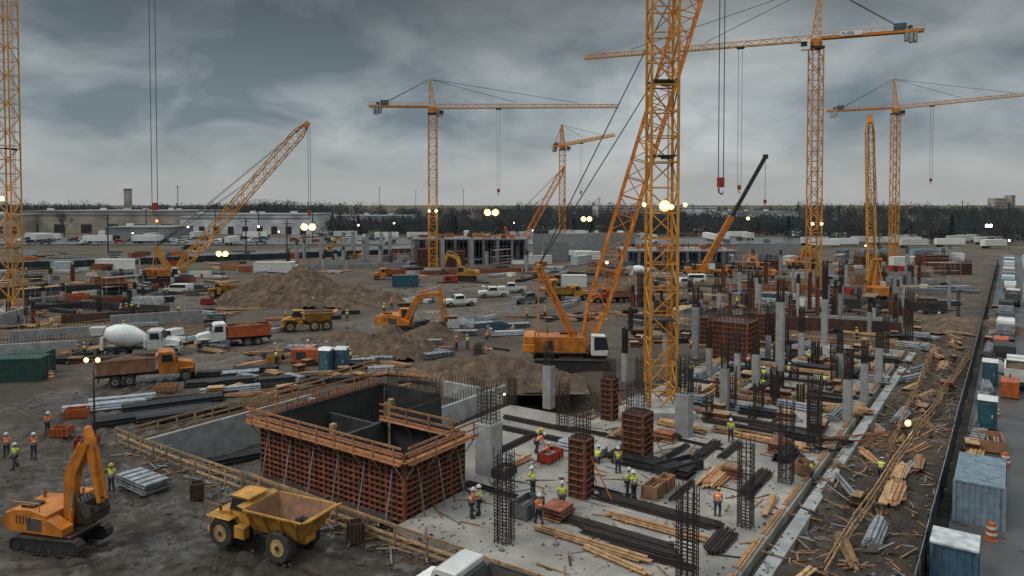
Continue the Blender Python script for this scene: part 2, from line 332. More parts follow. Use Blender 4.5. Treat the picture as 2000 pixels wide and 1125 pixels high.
# ---------------- tower cranes
def hookblock():
    return cached('hook',lambda:B().box((0,0,.2),(.75,.45,1.1),'red_paint').cyl((-.2,0,-.4),(-.2,0,-.9),.1,'dark_steel').beam((-.2,0,-.9),(.15,0,-1.15),.14,'dark_steel').beam((.15,0,-1.15),(.3,0,-.8),.12,'dark_steel').mesh('hook_block',.04))
def tower_crane(x,y,zb,zj,w,tip,cj,hh,label,hook=(.6,20),floods=(),plats=(),col='crane_yellow',sign=False,ch=.2,dg=.1,le=0,hs=1):
    z=zj-zb; tp=Vec((tip[0]-x,tip[1]-y,tip[2]-zb)); j0=Vec((0,0,z)); d=(tp-j0); Lj=d.length; d.normalize(); dh=Vec((d.x,d.y,0)).normalized(); sd=Vec((-dh.y,dh.x,0))
    rzc=math.atan2(dh.y,dh.x)
    ps=[('mast',B().lat((0,0,0),(0,0,z-2.2),w,col,4,w*.95,ch,dg).box((0,0,z-2),(w*1.15,w*1.15,.5),'dark_steel').mesh('mast'))]
    lb=B()
    for k in range(int((z-3)/.5)): lb.box((w*.28,w*.2,k*.5+.5),(.04,.5,.04),col)
    lb.beam((w*.28,w*.2-.25,0),(w*.28,w*.2-.25,z-3),.06,col).beam((w*.28,w*.2+.25,0),(w*.28,w*.2+.25,z-3),.06,col)
    ps.append(('ladder',lb.mesh('ladder')))
    ps.append(('slewing_unit',B().cyl((0,0,z-1.75),(0,0,z-.9),w*.55,'boom_orange',n=16).box((0,0,z-.5),(w*1.0,w*1.0,.8),'boom_orange',rz=rzc).mesh('slewing_unit')))
    cp=dh*w*.9+sd*w*.75; 
    ps.append(('cab',B().box((0,0,0),(1.9,1.3,2.1),'white_paint').mesh('cab',.05),dict(loc=(cp.x,cp.y,z-1.6),rz=rzc,ch=[('window',B().box((.35,0,.2),(1.3,1.36,1.1),'glass').mesh('window'))])))
    ps.append(('tower_head',B().lat((0,0,z-.1),(-dh*.8+Vec((0,0,z+hh))),w*.8,col,4,1.6,ch*.8,dg,.5).mesh('tower_head')))
    jw=w*.62
    st=j0+d*w*.4; ps.append(('jib',B().lat(st,tp-d*.2,jw,col,3,jw*1.15,ch*.75,dg*.9,jw*.75).mesh('jib')))
    b=B(); c0=-dh*w*.4+j0; c1=-dh*cj+j0
    for s_ in(-1,1):
        b.beam(c0+sd*s_*.7,c1+sd*s_*.7,.25,'boom_orange',.5)
        b.beam(c0+sd*s_*.8+Vec((0,0,1.2)),c1+sd*s_*.8+Vec((0,0,1.2)),.06,col)
        for k in range(9): q=c0.lerp(c1,k/8)+sd*s_*.8; b.beam(q,q+Vec((0,0,1.2)),.06,col)
    b.beam(c0+Vec((0,0,.3)),c1+Vec((0,0,.3)),1.4,'dark_steel',.08)
    ps.append(('counter_jib',b.mesh('counter_jib')))
    cw=j0-dh*(cj-1.6)
    ps.append(('counterweight',B().box((0,0,-.9),(.7,1.6,2.8),'concrete').box((.85,0,-.9),(.7,1.6,2.8),'concrete').box((1.7,0,-.7),(.7,1.6,2.4),'concrete').mesh('counterweight',.03),dict(loc=tuple(cw),rz=rzc)))
    wp=j0-dh*(cj-4.5)
    ps.append(('winch_house',B().box((0,0,1.1),(2.4,1.3,1.5),'teal').cyl((-1.9,-.5,.9),(-1.9,.5,.9),.45,'dark_steel').mesh('winch_house',.04),dict(loc=tuple(wp),rz=rzc)))
    top=j0-dh*.8+Vec((0,0,hh)); b=B()
    b.beam(top,j0+d*Lj*.45+Vec((0,0,jw*.8)),.11,'dark_steel').beam(top,j0+d*Lj*.78+Vec((0,0,jw*.7)),.11,'dark_steel')
    for s_ in(-.6,.6): b.beam(top,c1.lerp(c0,.15)+sd*s_,.11,'dark_steel')
    ps.append(('tie_rod',b.mesh('tie_rod')))
    h=j0+d*Lj*hook[0]; hz=h.z-hook[1]
    ps.append(('trolley',B().box((0,0,0),(1.6,jw,.4),'dark_steel').mesh('trolley'),dict(loc=(h.x,h.y,h.z-jw*.42),rz=rzc)))
    ps.append(('hoist_rope',B().beam((h.x-.45,h.y,h.z-jw*.4),(h.x-.4,h.y,hz),.07,'dark_steel').beam((h.x+.45,h.y,h.z-jw*.4),(h.x+.4,h.y,hz),.07,'dark_steel').mesh('hoist_rope')))
    ps.append(('hook_block',hookblock(),dict(loc=(h.x,h.y,hz))))
    ps.append(('base_block',B().box((0,0,.3),(w*2.2,w*2.2,1.),'concrete').mesh('base_block',.05)))
    for pz in plats:
        ps.append(('platform',B().box((0,0,pz-zb),(w*.96,w*.96,.12),'dark_steel').box((w*.2,w*.2,pz-zb-.15),(.9,.9,.2),'grey_steel').mesh('platform')))
    for (fx,fy,fz,rr) in floods:
        ps.append(('floodlight',B().lathe([(rr*.6,.35),(rr*1.3,.12),(rr*1.35,.05)],'dark_steel',12,ax='y').beam((0,.2,0),(0,1.0,0),.08,'dark_steel').mesh('floodlight'),dict(loc=(fx,fy,fz-zb),ch=[('lamp_lens',bulb(rr),dict(loc=(0,-.02,0)))])))
    if le and floods: lamp_light((x,y-4,floods[0][2]),le,r=.8)
    if sign:
        cu=bpy.data.curves.new('sign_text','FONT'); cu.body='FLIEBI'; cu.size=.95; cu.extrude=.02; to=bpy.data.objects.new('t',cu); C.objects.link(to)
        dg_=bpy.context.evaluated_depsgraph_get(); tm=bpy.data.meshes.new_from_object(to.evaluated_get(dg_)); bpy.data.objects.remove(to); tm.materials.clear(); tm.materials.append(MT['dark_steel'])
        sp=j0-dh*7.; face=rzc+math.pi if dh.x<0 else rzc
        sp=sp+Vec((-sd.x,-sd.y,0))*(-1.0 if dh.x<0 else 1.0)
        ps.append(('sign_board',B().box((0,0,.3),(4.2,.08,1.0),'white_paint').mesh('sign_board'),dict(loc=(sp.x,sp.y,sp.z+.2),rz=face,ch=[('sign_text',tm,dict(loc=(-1.85,-.06,-.02),rot=(math.pi/2,0,0)))])))
    T('tower_crane',label,'tower crane',(x,y,zb),0,ps)
def zrow(py,y): return V(1000,py,y).z
x,y=G(1290,806); MXY=(x,y)
tower_crane(x,y,0,62,2.5,(x+28,y+30,64),16,9,'tall yellow lattice tower crane mast standing in the slab with floodlights',floods=((-.1,-1.7,zrow(402,y),.42),(.55,-1.6,zrow(404,y),.22),(-1.9,-1.3,zrow(400,y),.17),(1.9,-1.3,zrow(400,y),.17)),plats=(9,zrow(305,y),zrow(160,y),44),hook=(.8,8),ch=.24,dg=.115,le=90)
x,y=G(22,612); hx=V(303,440,105)
tower_crane(x,y,0,76,2.7,(x+(hx.x-x)/.94,y+(105-y)/.94,77),16,9,'yellow lattice tower crane at the site edge with red hook block',floods=((0,-1.7,zrow(388,y),.4),),hook=(.94,77-zrow(405,105)),plats=(12,30),le=90)
x,y=G(846,530)
tower_crane(x,y,0,zrow(209,y),2.4,V(1208,208,y+4),18.5,zrow(155,y)-zrow(209,y),'yellow tower crane with level jib above the column frame',hook=(.35,25),floods=((-.9,-1.6,zrow(412,y),.36),(1.1,-1.6,zrow(412,y),.36)),le=150,ch=.22,dg=.12,plats=(14,))
y=330; x=V(1098,440,y).x
tower_crane(x,y,0,zrow(284,y),2.6,V(1200,264,280),12,9.5,'distant yellow tower crane with jib slewed towards the site',hook=(.4,22),ch=.26,dg=.15)
x,y=G(1588,572)
tower_crane(x,y,0,zrow(76,y),2.4,V(1140,113,y+20),21,12,'tall yellow tower crane with long jib and lettered sign board',hook=(.3,33),floods=((-1.,-1.6,zrow(437,y),.3),(1.,-1.6,zrow(437,y),.3)),sign=True,plats=(14,),le=120,ch=.22,dg=.12)
y=250; x=V(1745,500,y).x
tower_crane(x,y,0,zrow(211,y),2.2,V(2050,180,232),22,10,'yellow tower crane with jib reaching past the trees',hook=(.25,26),ch=.24,dg=.13)
# ---------------- tracks, wheels
def track(L,h,w):
    def f():
        b=B(); r=h/2; hl=L/2-r; N=8
        poly=[(hl+(r-.1)*sin(math.pi*i/N),r+(-(r-.1))*cos(math.pi*i/N)) for i in range(N+1)]+[(-hl-(r-.1)*sin(math.pi*i/N),r+(r-.1)*cos(math.pi*i/N)) for i in range(N+1)]
        b.prism(poly,-w*.38,w*.38,'dark_steel')
        per=4*hl+2*math.pi*r; n=int(per/.28)
        for i in range(n):
            s=i*per/n
            if s<2*hl: x,z,a=-hl+s,0,0
            elif s<2*hl+math.pi*r: t=(s-2*hl)/r; x,z,a=hl+r*sin(t),r-r*cos(t),-t
            elif s<4*hl+math.pi*r: x,z,a=hl-(s-2*hl-math.pi*r),h,math.pi
            else: t=(s-4*hl-math.pi*r)/r; x,z,a=-hl-r*sin(t),r+r*cos(t),math.pi-t
            b.box((x,0,z*.94+.03),(.24,w,.07),'track_steel',ry=a)
        for i in range(6): b.cyl((-hl+2*hl*i/5,-w*.42,.28*h),(-hl+2*hl*i/5,w*.42,.28*h),.15*h,'track_steel')
        for s_ in(-1,1): b.cyl((s_*hl,-w*.44,r),(s_*hl,w*.44,r),r*.7,'dark_steel',n=12)
        return b.mesh('track')
    return cached(('tr',L,h,w),f)
def wheel(r,w,rm='rim_grey'):
    def f():
        b=B(); b.lathe([(r*.55,-w/2+.02),(r*.92,-w/2),(r,-w*.36),(r,w*.36),(r*.92,w/2),(r*.55,w/2-.02)],'rubber',20,ax='y')
        for i in range(22):
            a=2*math.pi*i/22; b.box((r*cos(a),(w*.2 if i%2 else -w*.2),r*sin(a)),(.06,w*.5,.09),'rubber',ry=-a)
        t=b.mesh('wheel')
        b=B(); b.lathe([(r*.1,-w*.5),(r*.35,-w*.47),(r*.56,-w*.5),(r*.56,w*.5),(r*.35,w*.47),(r*.1,w*.5)],rm,16,ax='y').lathe([(r*.16,-w*.56),(r*.16,w*.56)],'dark_steel',8,ax='y')
        return t,b.mesh('rim')
    return cached(('wh',r,w,rm),f)
def wp(r,w,x,y,rm='rim_grey'):
    t,i=wheel(r,w,rm); return ('wheel',t,dict(loc=(x,y,r),ch=[('rim',i)]))
def thick(pts):
    L=[];Rr=[]
    for i,(x,z,w) in enumerate(pts):
        a=pts[max(0,i-1)];c=pts[min(len(pts)-1,i+1)]; dx,dz=c[0]-a[0],c[1]-a[1]; l=math.hypot(dx,dz); nx,nz=-dz/l,dx/l
        L.append((x+nx*w/2,z+nz*w/2));Rr.append((x-nx*w/2,z-nz*w/2))
    return L+Rr[::-1]
def excavator(loc,rz,label,col='machine_orange',s=1,J=None,trz=0):
    J=J or dict(foot=(.7,1.7),knee=(1.6,4.9),tip=(3.9,5.6),end=(4.9,2.4),buck=-.3)
    k=('exc',col,str(J))
    def f():
        b=B().prism([(-2.7,1.15),(-2.85,1.6),(-2.7,2.25),(-2.2,2.5),(-1.0,2.55),(.2,2.3),(.2,1.15)],-1.3,1.3,col).prism([(.2,1.15),(1.35,1.15),(1.35,1.6),(.2,2.1)],-1.3,-.45,col)
        b.box((0,0,1.05),(3.6,2.3,.2),'dark_steel').box((-1.5,-.6,2.62),(1.0,.8,.2),'dark_steel').cyl((-1.9,.6,2.4),(-1.9,.6,3.0),.09,'dark_steel')
        for i in range(5): b.box((-2.0+i*.25,1.31,1.9),(.12,.03,.5),'dark_steel').box((-2.0+i*.25,-1.31,1.9),(.12,.03,.5),'dark_steel')
        b.box((-.7,-1.31,1.7),(1.1,.03,.8),'bin_dark')
        b.beam((-2.5,-1.2,2.5),(-2.5,-1.2,2.95),.05,col).beam((-.4,-1.2,2.4),(-.4,-1.2,2.95),.05,col).beam((-2.5,-1.2,2.95),(-.4,-1.2,2.95),.05,col)
        body=b.mesh('body',.04)
        cab=B().prism([(-.3,1.15),(1.35,1.15),(1.5,1.9),(1.15,3.1),(-.2,3.15),(-.3,2.4)],.42,1.3,col).mesh('cab',.05)
        gl=B().prism([(.0,2.0),(1.38,1.95),(1.12,2.95),(.0,2.98)],.40,1.325,'glass').prism([(1.44,1.5),(1.53,1.92),(1.2,2.95),(1.1,2.9)],.5,1.22,'glass').mesh('window')
        cw=B().prism([(-3.05,1.2),(-3.15,1.9),(-2.9,2.3),(-2.55,2.3),(-2.55,1.2)],-1.28,1.28,col).mesh('counterweight',.08)
        fo,kn,ti,en=J['foot'],J['knee'],J['tip'],J['end']
        boom=B().prism(thick([(fo[0],fo[1],.45),((fo[0]+kn[0])/2,(fo[1]+kn[1])/2,.75),(kn[0],kn[1],.85),((kn[0]*.5+ti[0]*.5),(kn[1]*.5+ti[1]*.5)+.05,.6),(ti[0],ti[1],.32)]),-.26,.26,col).mesh('boom',.03)
        dx,dz=en[0]-ti[0],en[1]-ti[1]; l=math.hypot(dx,dz);dx/=l;dz/=l
        stick=B().prism(thick([(ti[0]-dx*.9,ti[1]-dz*.9,.25),(ti[0],ti[1],.62),(en[0],en[1],.26)]),-.19,.19,col).mesh('stick',.03)
        u=J['buck']; bx,bz=en
        pf=[(0,0),(.35,-.1),(.75,-.55),(.7,-1.15),(.25,-1.35),(-.35,-1.2),(-.75,-.75),(-.6,-.7),(-.2,-.95),(.25,-.95),(.4,-.5),(.0,-.3)]
        ro=[(bx+p[0]*cos(u)-p[1]*sin(u),bz+p[0]*sin(u)+p[1]*cos(u)) for p in pf]
        bk=B().prism(ro,-.6,.6,'track_steel')
        for s_ in(-.6,.56): bk.prism(ro[:7],s_,s_+.04,'track_steel')
        for i in range(5):
            q=ro[6]; bk.beam((q[0],-.5+i*.25,q[1]),(q[0]-.22*cos(u),-.5+i*.25,q[1]-.22*sin(u)+.05),.09,'grey_steel')
        bk=bk.mesh('bucket')
        m=((fo[0]*.4+kn[0]*.6)+.45,(fo[1]*.4+kn[1]*.6))
        def ramm(s_): return B().cyl((fo[0]+.5,s_,fo[1]-.25),((fo[0]+.5+m[0])/2,s_,(fo[1]-.25+m[1])/2),.12,col).cyl(((fo[0]+.5+m[0])/2,s_,(fo[1]-.25+m[1])/2),(m[0],s_,m[1]),.06,'galv').mesh('boom_ram')
        r2=B().cyl((kn[0]-.1,0,kn[1]+.6),((kn[0]+ti[0]-dx*.9)/2,0,(kn[1]+.6+ti[1]-dz*.9)/2),.13,col).cyl(((kn[0]+ti[0]-dx*.9)/2,0,(kn[1]+.6+ti[1]-dz*.9)/2),(ti[0]-dx*.9,0,ti[1]-dz*.9),.07,'galv').mesh('stick_ram')
        s3=(ti[0]+.5,ti[1]-.3); r3=B().cyl((s3[0],0,s3[1]),(bx+.45,0,bz+.3),.09,col).beam((bx+.45,0,bz+.3),(ro[1][0],0,ro[1][1]),.12,'track_steel').beam((bx+.45,0,bz+.3),(bx-dx*.4,0,bz-dz*.4),.12,'track_steel').mesh('bucket_ram')
        uc=B().box((0,0,.65),(2.6,1.9,.5),'dark_steel').cyl((0,0,.85),(0,0,1.1),.7,'dark_steel',n=16).mesh('undercarriage')
        tr=track(4.7,.95,.62)
        def rt(px_,py_): return (px_*cos(trz)-py_*sin(trz),px_*sin(trz)+py_*cos(trz),0)
        return [('undercarriage',uc,dict(rz=trz)),('track',tr,dict(loc=rt(0,1.15),rz=trz)),('track',tr,dict(loc=rt(0,-1.15),rz=trz)),('body',body),('cab',cab,dict(ch=[('window',gl)])),('counterweight',cw),('boom',boom),('stick',stick),('bucket',bk),('boom_ram',ramm(-.4)),('boom_ram',ramm(.4)),('stick_ram',r2),('bucket_ram',r3)]
    return T('excavator',label,'excavator',loc,rz,cached(k,f),s=s)
excavator(G(122,1064),rad(-14),'orange tracked excavator with raised boom on wet mud','machine_orange',.95,dict(foot=(.6,1.7),knee=(.95,4.7),tip=(2.2,6.6),end=(2.9,2.9),buck=-.9),trz=rad(4))
excavator(G(782,650),rad(-5),'yellow orange excavator digging beside a dirt pile','machine_orange',1.2,dict(foot=(.7,1.8),knee=(2.4,4.6),tip=(5.3,5.2),end=(5.6,1.6),buck=-.5),trz=rad(10))
excavator(G(908,548),rad(170),'yellow excavator working at the far spoil heap','machine_yellow',1.2)
excavator(G(1490,545),rad(150),'orange excavator near the concrete frames','machine_orange',1.1)
excavator(G(640,500),rad(10),'yellow excavator beside the column row','machine_yellow',1.2)
excavator(G(1560,525),rad(20),'orange excavator by the far trench','machine_orange',1.2)
def crawler(loc,rz,L,ang,label,col='boom_orange',s=1,mast=(-4.6,9.2),bw=1.9,hook=30):
    ca,sa=cos(ang),sin(ang); f0=Vec((1.6,0,2.0)); tp=f0+Vec((ca,0,sa))*L; mt=Vec((1.0+mast[0],0,2+mast[1]))
    ps=[('track',track(8.4,1.25,1.0),dict(loc=(0,2.5,0))),('track',track(8.4,1.25,1.0),dict(loc=(0,-2.5,0))),
     ('undercarriage',B().box((0,0,.95),(2.6,4.6,.7),'dark_steel').cyl((0,0,1.2),(0,0,1.6),1.2,'dark_steel',n=18).mesh('undercarriage'))]
    b=B().box((-1.2,.0,2.6),(5.6,2.9,1.7),'machine_orange').box((-1.2,0,1.7),(6.4,3.0,.22),'dark_steel').box((-.2,.9,3.55),(2,.9,.25),'dark_steel')
    for i in range(4): b.box((-3.2+i*.9,-1.46,2.6),(.6,.04,1.0),'dark_steel' if i==1 else 'machine_orange')
    b.beam((-3.9,-1.4,3.5),(-3.9,-1.4,4.3),.06,'machine_orange').beam((1,-1.4,3.5),(1,-1.4,4.3),.06,'machine_orange').beam((-3.9,-1.4,4.3),(1,-1.4,4.3),.06,'machine_orange').cyl((-2.6,.9,3.4),(-2.6,.9,4.2),.12,'dark_steel')
    ps.append(('body',b.mesh('body',.05)))
    ps.append(('counterweight',B().box((-4.6,0,2.3),(1.3,4.2,.95),'machine_orange').box((-4.6,0,3.2),(1.2,4.0,.8),'machine_orange').mesh('counterweight',.06)))
    ps.append(('cab',B().prism([(2.2,1.7),(3.9,1.7),(4.1,2.6),(3.7,3.9),(2.2,3.95)],-2.7,-1.5,'white_paint').mesh('cab',.06),dict(ch=[('window',B().prism([(2.5,2.3),(4.1,2.4),(3.77,3.75),(2.5,3.75)],-2.72,-1.48,'glass').mesh('window'))])))
    m2=f0+Vec((ca,0,sa))*(L*.1);m3=f0+Vec((ca,0,sa))*(L-3)
    b=B().lat(f0,m2,.9,col,4,1.2,.2,.1,bw).lat(m2,m3,bw,col,4,bw*.95,.2,.1).lat(m3,tp,bw,col,4,1.4,.2,.1,.8)
    b.box(tuple(tp),(1.8,.9,1.0),col,ry=-ang)
    ps.append(('boom',b.mesh('boom')))
    ps.append(('gantry_mast',B().lat((1.0,-.9,2),tuple(mt+Vec((0,-.4,0))),.55,col,4,.9,.14,.07).lat((1.0,.9,2),tuple(mt+Vec((0,.4,0))),.55,col,4,.9,.14,.07).beam(mt+Vec((0,-.9,0)),mt+Vec((0,.9,0)),.4,col).beam((-3.6,1.1,3),mt,.14,col).beam((-3.6,-1.1,3),mt,.14,col).mesh('gantry_mast')))
    b=B()
    for s_ in(-.5,.5): b.beam(mt+Vec((0,s_,0)),tp+Vec((-.4,s_,0)),.09,'dark_steel').beam(mt+Vec((0,s_,0)),f0+Vec((ca,0,sa))*L*.66+Vec((-.5,s_,.5)),.08,'dark_steel')
    ps.append(('pendant_rope',b.mesh('pendant_rope')))
    h=tp+Vec((.6,0,-.3)); hz=h.z-hook
    ps.append(('hoist_rope',B().beam(h+Vec((-.25,0,0)),(h.x-.25,0,hz),.08,'dark_steel').beam(h+Vec((.3,0,0)),(h.x+.3,0,hz),.08,'dark_steel').mesh('hoist_rope')))
    ps.append(('hook_block',hookblock(),dict(loc=(h.x,0,hz))))
    return T('crawler_crane',label,'crawler crane',loc,rz,ps,s=s)
p=G(1114,714); crawler(p,rad(-3),50,rad(73.4),'big orange crawler crane with tall lattice boom on wide tracks',hook=50.4-zrow(372,p[1])+.5,bw=2.2,s=1.1)
crawler(G(328,552),rad(-2),51,rad(47.8),'yellow crawler crane with long inclined lattice boom','crane_yellow',mast=(-4,7),hook=22,bw=2.3)
crawler(G(1706,590),rad(75),36,rad(83),'yellow crawler crane with near vertical lattice boom','crane_yellow',mast=(-4,7),hook=17,bw=1.5)
crawler(G(1005,500),rad(10),36,rad(61),'distant orange crawler crane with raised boom','boom_orange',hook=12)
x,y=G(1383,540)
t0=Vec((-1,0,3.2)); t2=V(1495,306,y)-Vec((x,y,0)); t2=Vec((t2.x,0,t2.z)); t1=t0.lerp(t2,.45)
ps=[('chassis',B().box((0,0,1.5),(12,2.6,.7),'machine_orange').box((-5.6,0,2.2),(1.6,2.5,.9),'machine_orange').mesh('chassis',.05)),('cab',B().prism([(5,.8),(7,.8),(7,2.2),(6.5,3.1),(5,3.1)],-1.3,1.3,'machine_orange').prism([(5.3,2.2),(7.03,2.2),(6.55,2.95),(5.3,2.95)],-1.32,1.32,'glass').mesh('cab')),
('superstructure',B().box((-1.6,0,2.6),(4,2.4,1.4),'machine_orange').box((-4,0,2.7),(1,2.5,1.5),'dark_steel').box((.6,-1.5,2.9),(1.6,.9,1.6),'white_paint').mesh('superstructure',.05)),
('boom_base',B().beam(t0,t1,1.3,'machine_orange',1.5).mesh('boom_base')),('boom_extension',B().beam(t1,t2,.8,'dark_steel',.95).box(tuple(t2),(1.2,1,1.2),'dark_steel').mesh('boom_extension')),
('lift_ram',B().cyl((1.5,0,2.4),tuple(t0.lerp(t2,.25)),.25,'grey_steel').mesh('lift_ram')),('hoist_rope',B().beam(t2,t2-Vec((0,0,12)),.09,'dark_steel').mesh('hoist_rope')),('hook_block',hookblock(),dict(loc=tuple(t2-Vec((0,0,12.5)))))]
for wx in(-4.5,-2.8,2.6,4.2):
    for s_ in(-1.15,1.15): ps.append(wp(.7,.45,wx,s_))
for wx in(-5.2,3.4): ps.append(('outrigger',B().box((wx,0,1),(.4,7,.3),'machine_orange').box((wx,3.4,.5),(.3,.3,1),'grey_steel').box((wx,-3.4,.5),(.3,.3,1),'grey_steel').mesh('outrigger')))
T('mobile_crane','orange mobile crane with black telescopic boom raised','mobile crane',(x,y,0),rad(0),ps)
# ---------------- trucks
def load(x0,x1,y,z,m='dirt'):
    b=B(); n=8
    vs=[];fs=[]
    for i in range(n+1):
        for j in range(n+1):
            u,v=i/n,j/n; e=sin(math.pi*u)*sin(math.pi*v); vs.append((x0+(x1-x0)*u,-y+2*y*v,z+.5*e*R.uniform(.7,1.2)))
    for i in range(n):
        for j in range(n): k=i*(n+1)+j; fs.append((k,k+n+1,k+n+2,k+1))
    return b.add(vs,fs,m).mesh('load',sm=True)
def hauler(loc,rz,label,s=1,two=False):
    c='machine_yellow'; r=1.0 if two else .88
    b=B().box((1.3,0,1.35),(5.2,1.2,.5),'dark_steel').box((-1.6,0,1.3),(3.6,1.0,.5),c).cyl((-.2,0,1.3),(.5,0,1.3),.4,'dark_steel')
    ch=b.mesh('chassis',.03)
    hood=B().prism([(2.5,1.1),(4.25,1.0),(4.3,1.7),(4.0,2.15),(2.5,2.4)],-.95,.95,c).box((4.3,0,1.45),(.06,1.5,.7),'dark_steel').box((3.9,0,.95),(.9,2.5,.35),c).mesh('hood',.07)
    cab=B().prism([(.95,1.5),(2.6,1.5),(2.7,2.3),(2.35,3.35),(1.05,3.4)],-.75,.85,c).box((1.7,.05,3.43),(1.7,1.8,.1),c).mesh('cab',.05)
    gl=B().prism([(1.15,2.4),(2.72,2.4),(2.4,3.25),(1.15,3.28)],-.77,.87,'glass').prism([(2.6,2.35),(2.73,2.35),(2.42,3.25),(2.3,3.25)],-.65,.75,'glass').mesh('window')
    def fen(s_): return B().box((3.0,s_*1.25,2.05),(2.1,.75,.1),c).box((1.3,s_*1.2,1.3),(.9,.5,.8),c).beam((4.0,s_*1.3,1.3),(4.0,s_*1.3,2.0),.08,c).mesh('mudguard',.03)
    b=B().tub((-3.4,.4,-1.0,1.0),(-4.1,.75,-1.65,1.65),1.5,3.0,.09,c,'rust_bin' if two else 'bin_dark')
    for i in range(4):
        t=i/3; 
        for s_ in(-1,1): b.beam((-3.2+t*3.4,s_*1.07,1.55),(-3.7+t*4.1,s_*1.68,2.9),.13,c)
    b.prism([(.7,2.98),(1.3,3.1),(1.3,3.18),(.7,3.1)],-1.6,1.6,c)
    b.prism([(-4.1,2.9),(-4.7,3.15),(-4.7,3.25),(-4.1,3.05)],-1.6,1.6,c)
    for s_ in(-1,1): b.box((-1.7,s_*1.66,3.0),(4.8,.14,.14),c)
    ps=[('chassis',ch),('hood',hood),('cab',cab,dict(ch=[('window',gl)])),('mudguard',fen(1)),('mudguard',fen(-1)),('dump_body',b.mesh('dump_body',.02)),
        ('headlight',B().cyl((4.28,.7,1.2),(4.36,.7,1.2),.12,'stripe').mesh('headlight')),('headlight',B().cyl((4.28,-.7,1.2),(4.36,-.7,1.2),.12,'stripe').mesh('headlight')),
        ('exhaust',B().cyl((2.3,-.95,2.2),(2.3,-.95,3.3),.09,'dark_steel').mesh('exhaust')),
        ('handrail',B().beam((2.7,1.5,2.1),(2.7,1.5,2.9),.04,c).beam((3.9,1.5,2.1),(3.9,1.5,2.9),.04,c).beam((2.7,1.5,2.9),(3.9,1.5,2.9),.04,c).mesh('handrail')),
        ('mirror',B().beam((2.6,.85,2.9),(2.9,1.35,2.9),.05,'dark_steel').box((2.9,1.4,2.75),(.08,.2,.45),'dark_steel').mesh('mirror'))]
    if not two: ps.append(('load',load(-3.4,.3,1.2,2.1)))
    for s_ in(-1.2,1.2):
        ps.append(wp(r,.66,2.9,s_,'rim'))
        for xx in ((-2.0,) if two else (-.95,-2.9)): ps.append(wp(r,.66,xx,s_,'rim'))
    return T('dump_truck',label,'dump truck',loc,rz,ps,s=s)
x,y=G(528,1068); hauler((x,y),rad(155),'yellow two axle dump truck with empty muddy body',.88,True)
hauler(G(603,645),rad(196),'dusty yellow dump truck on the dirt road',.95)
hauler(G(445,582),rad(170),'yellow hauler parked beside the spoil heap',.95)
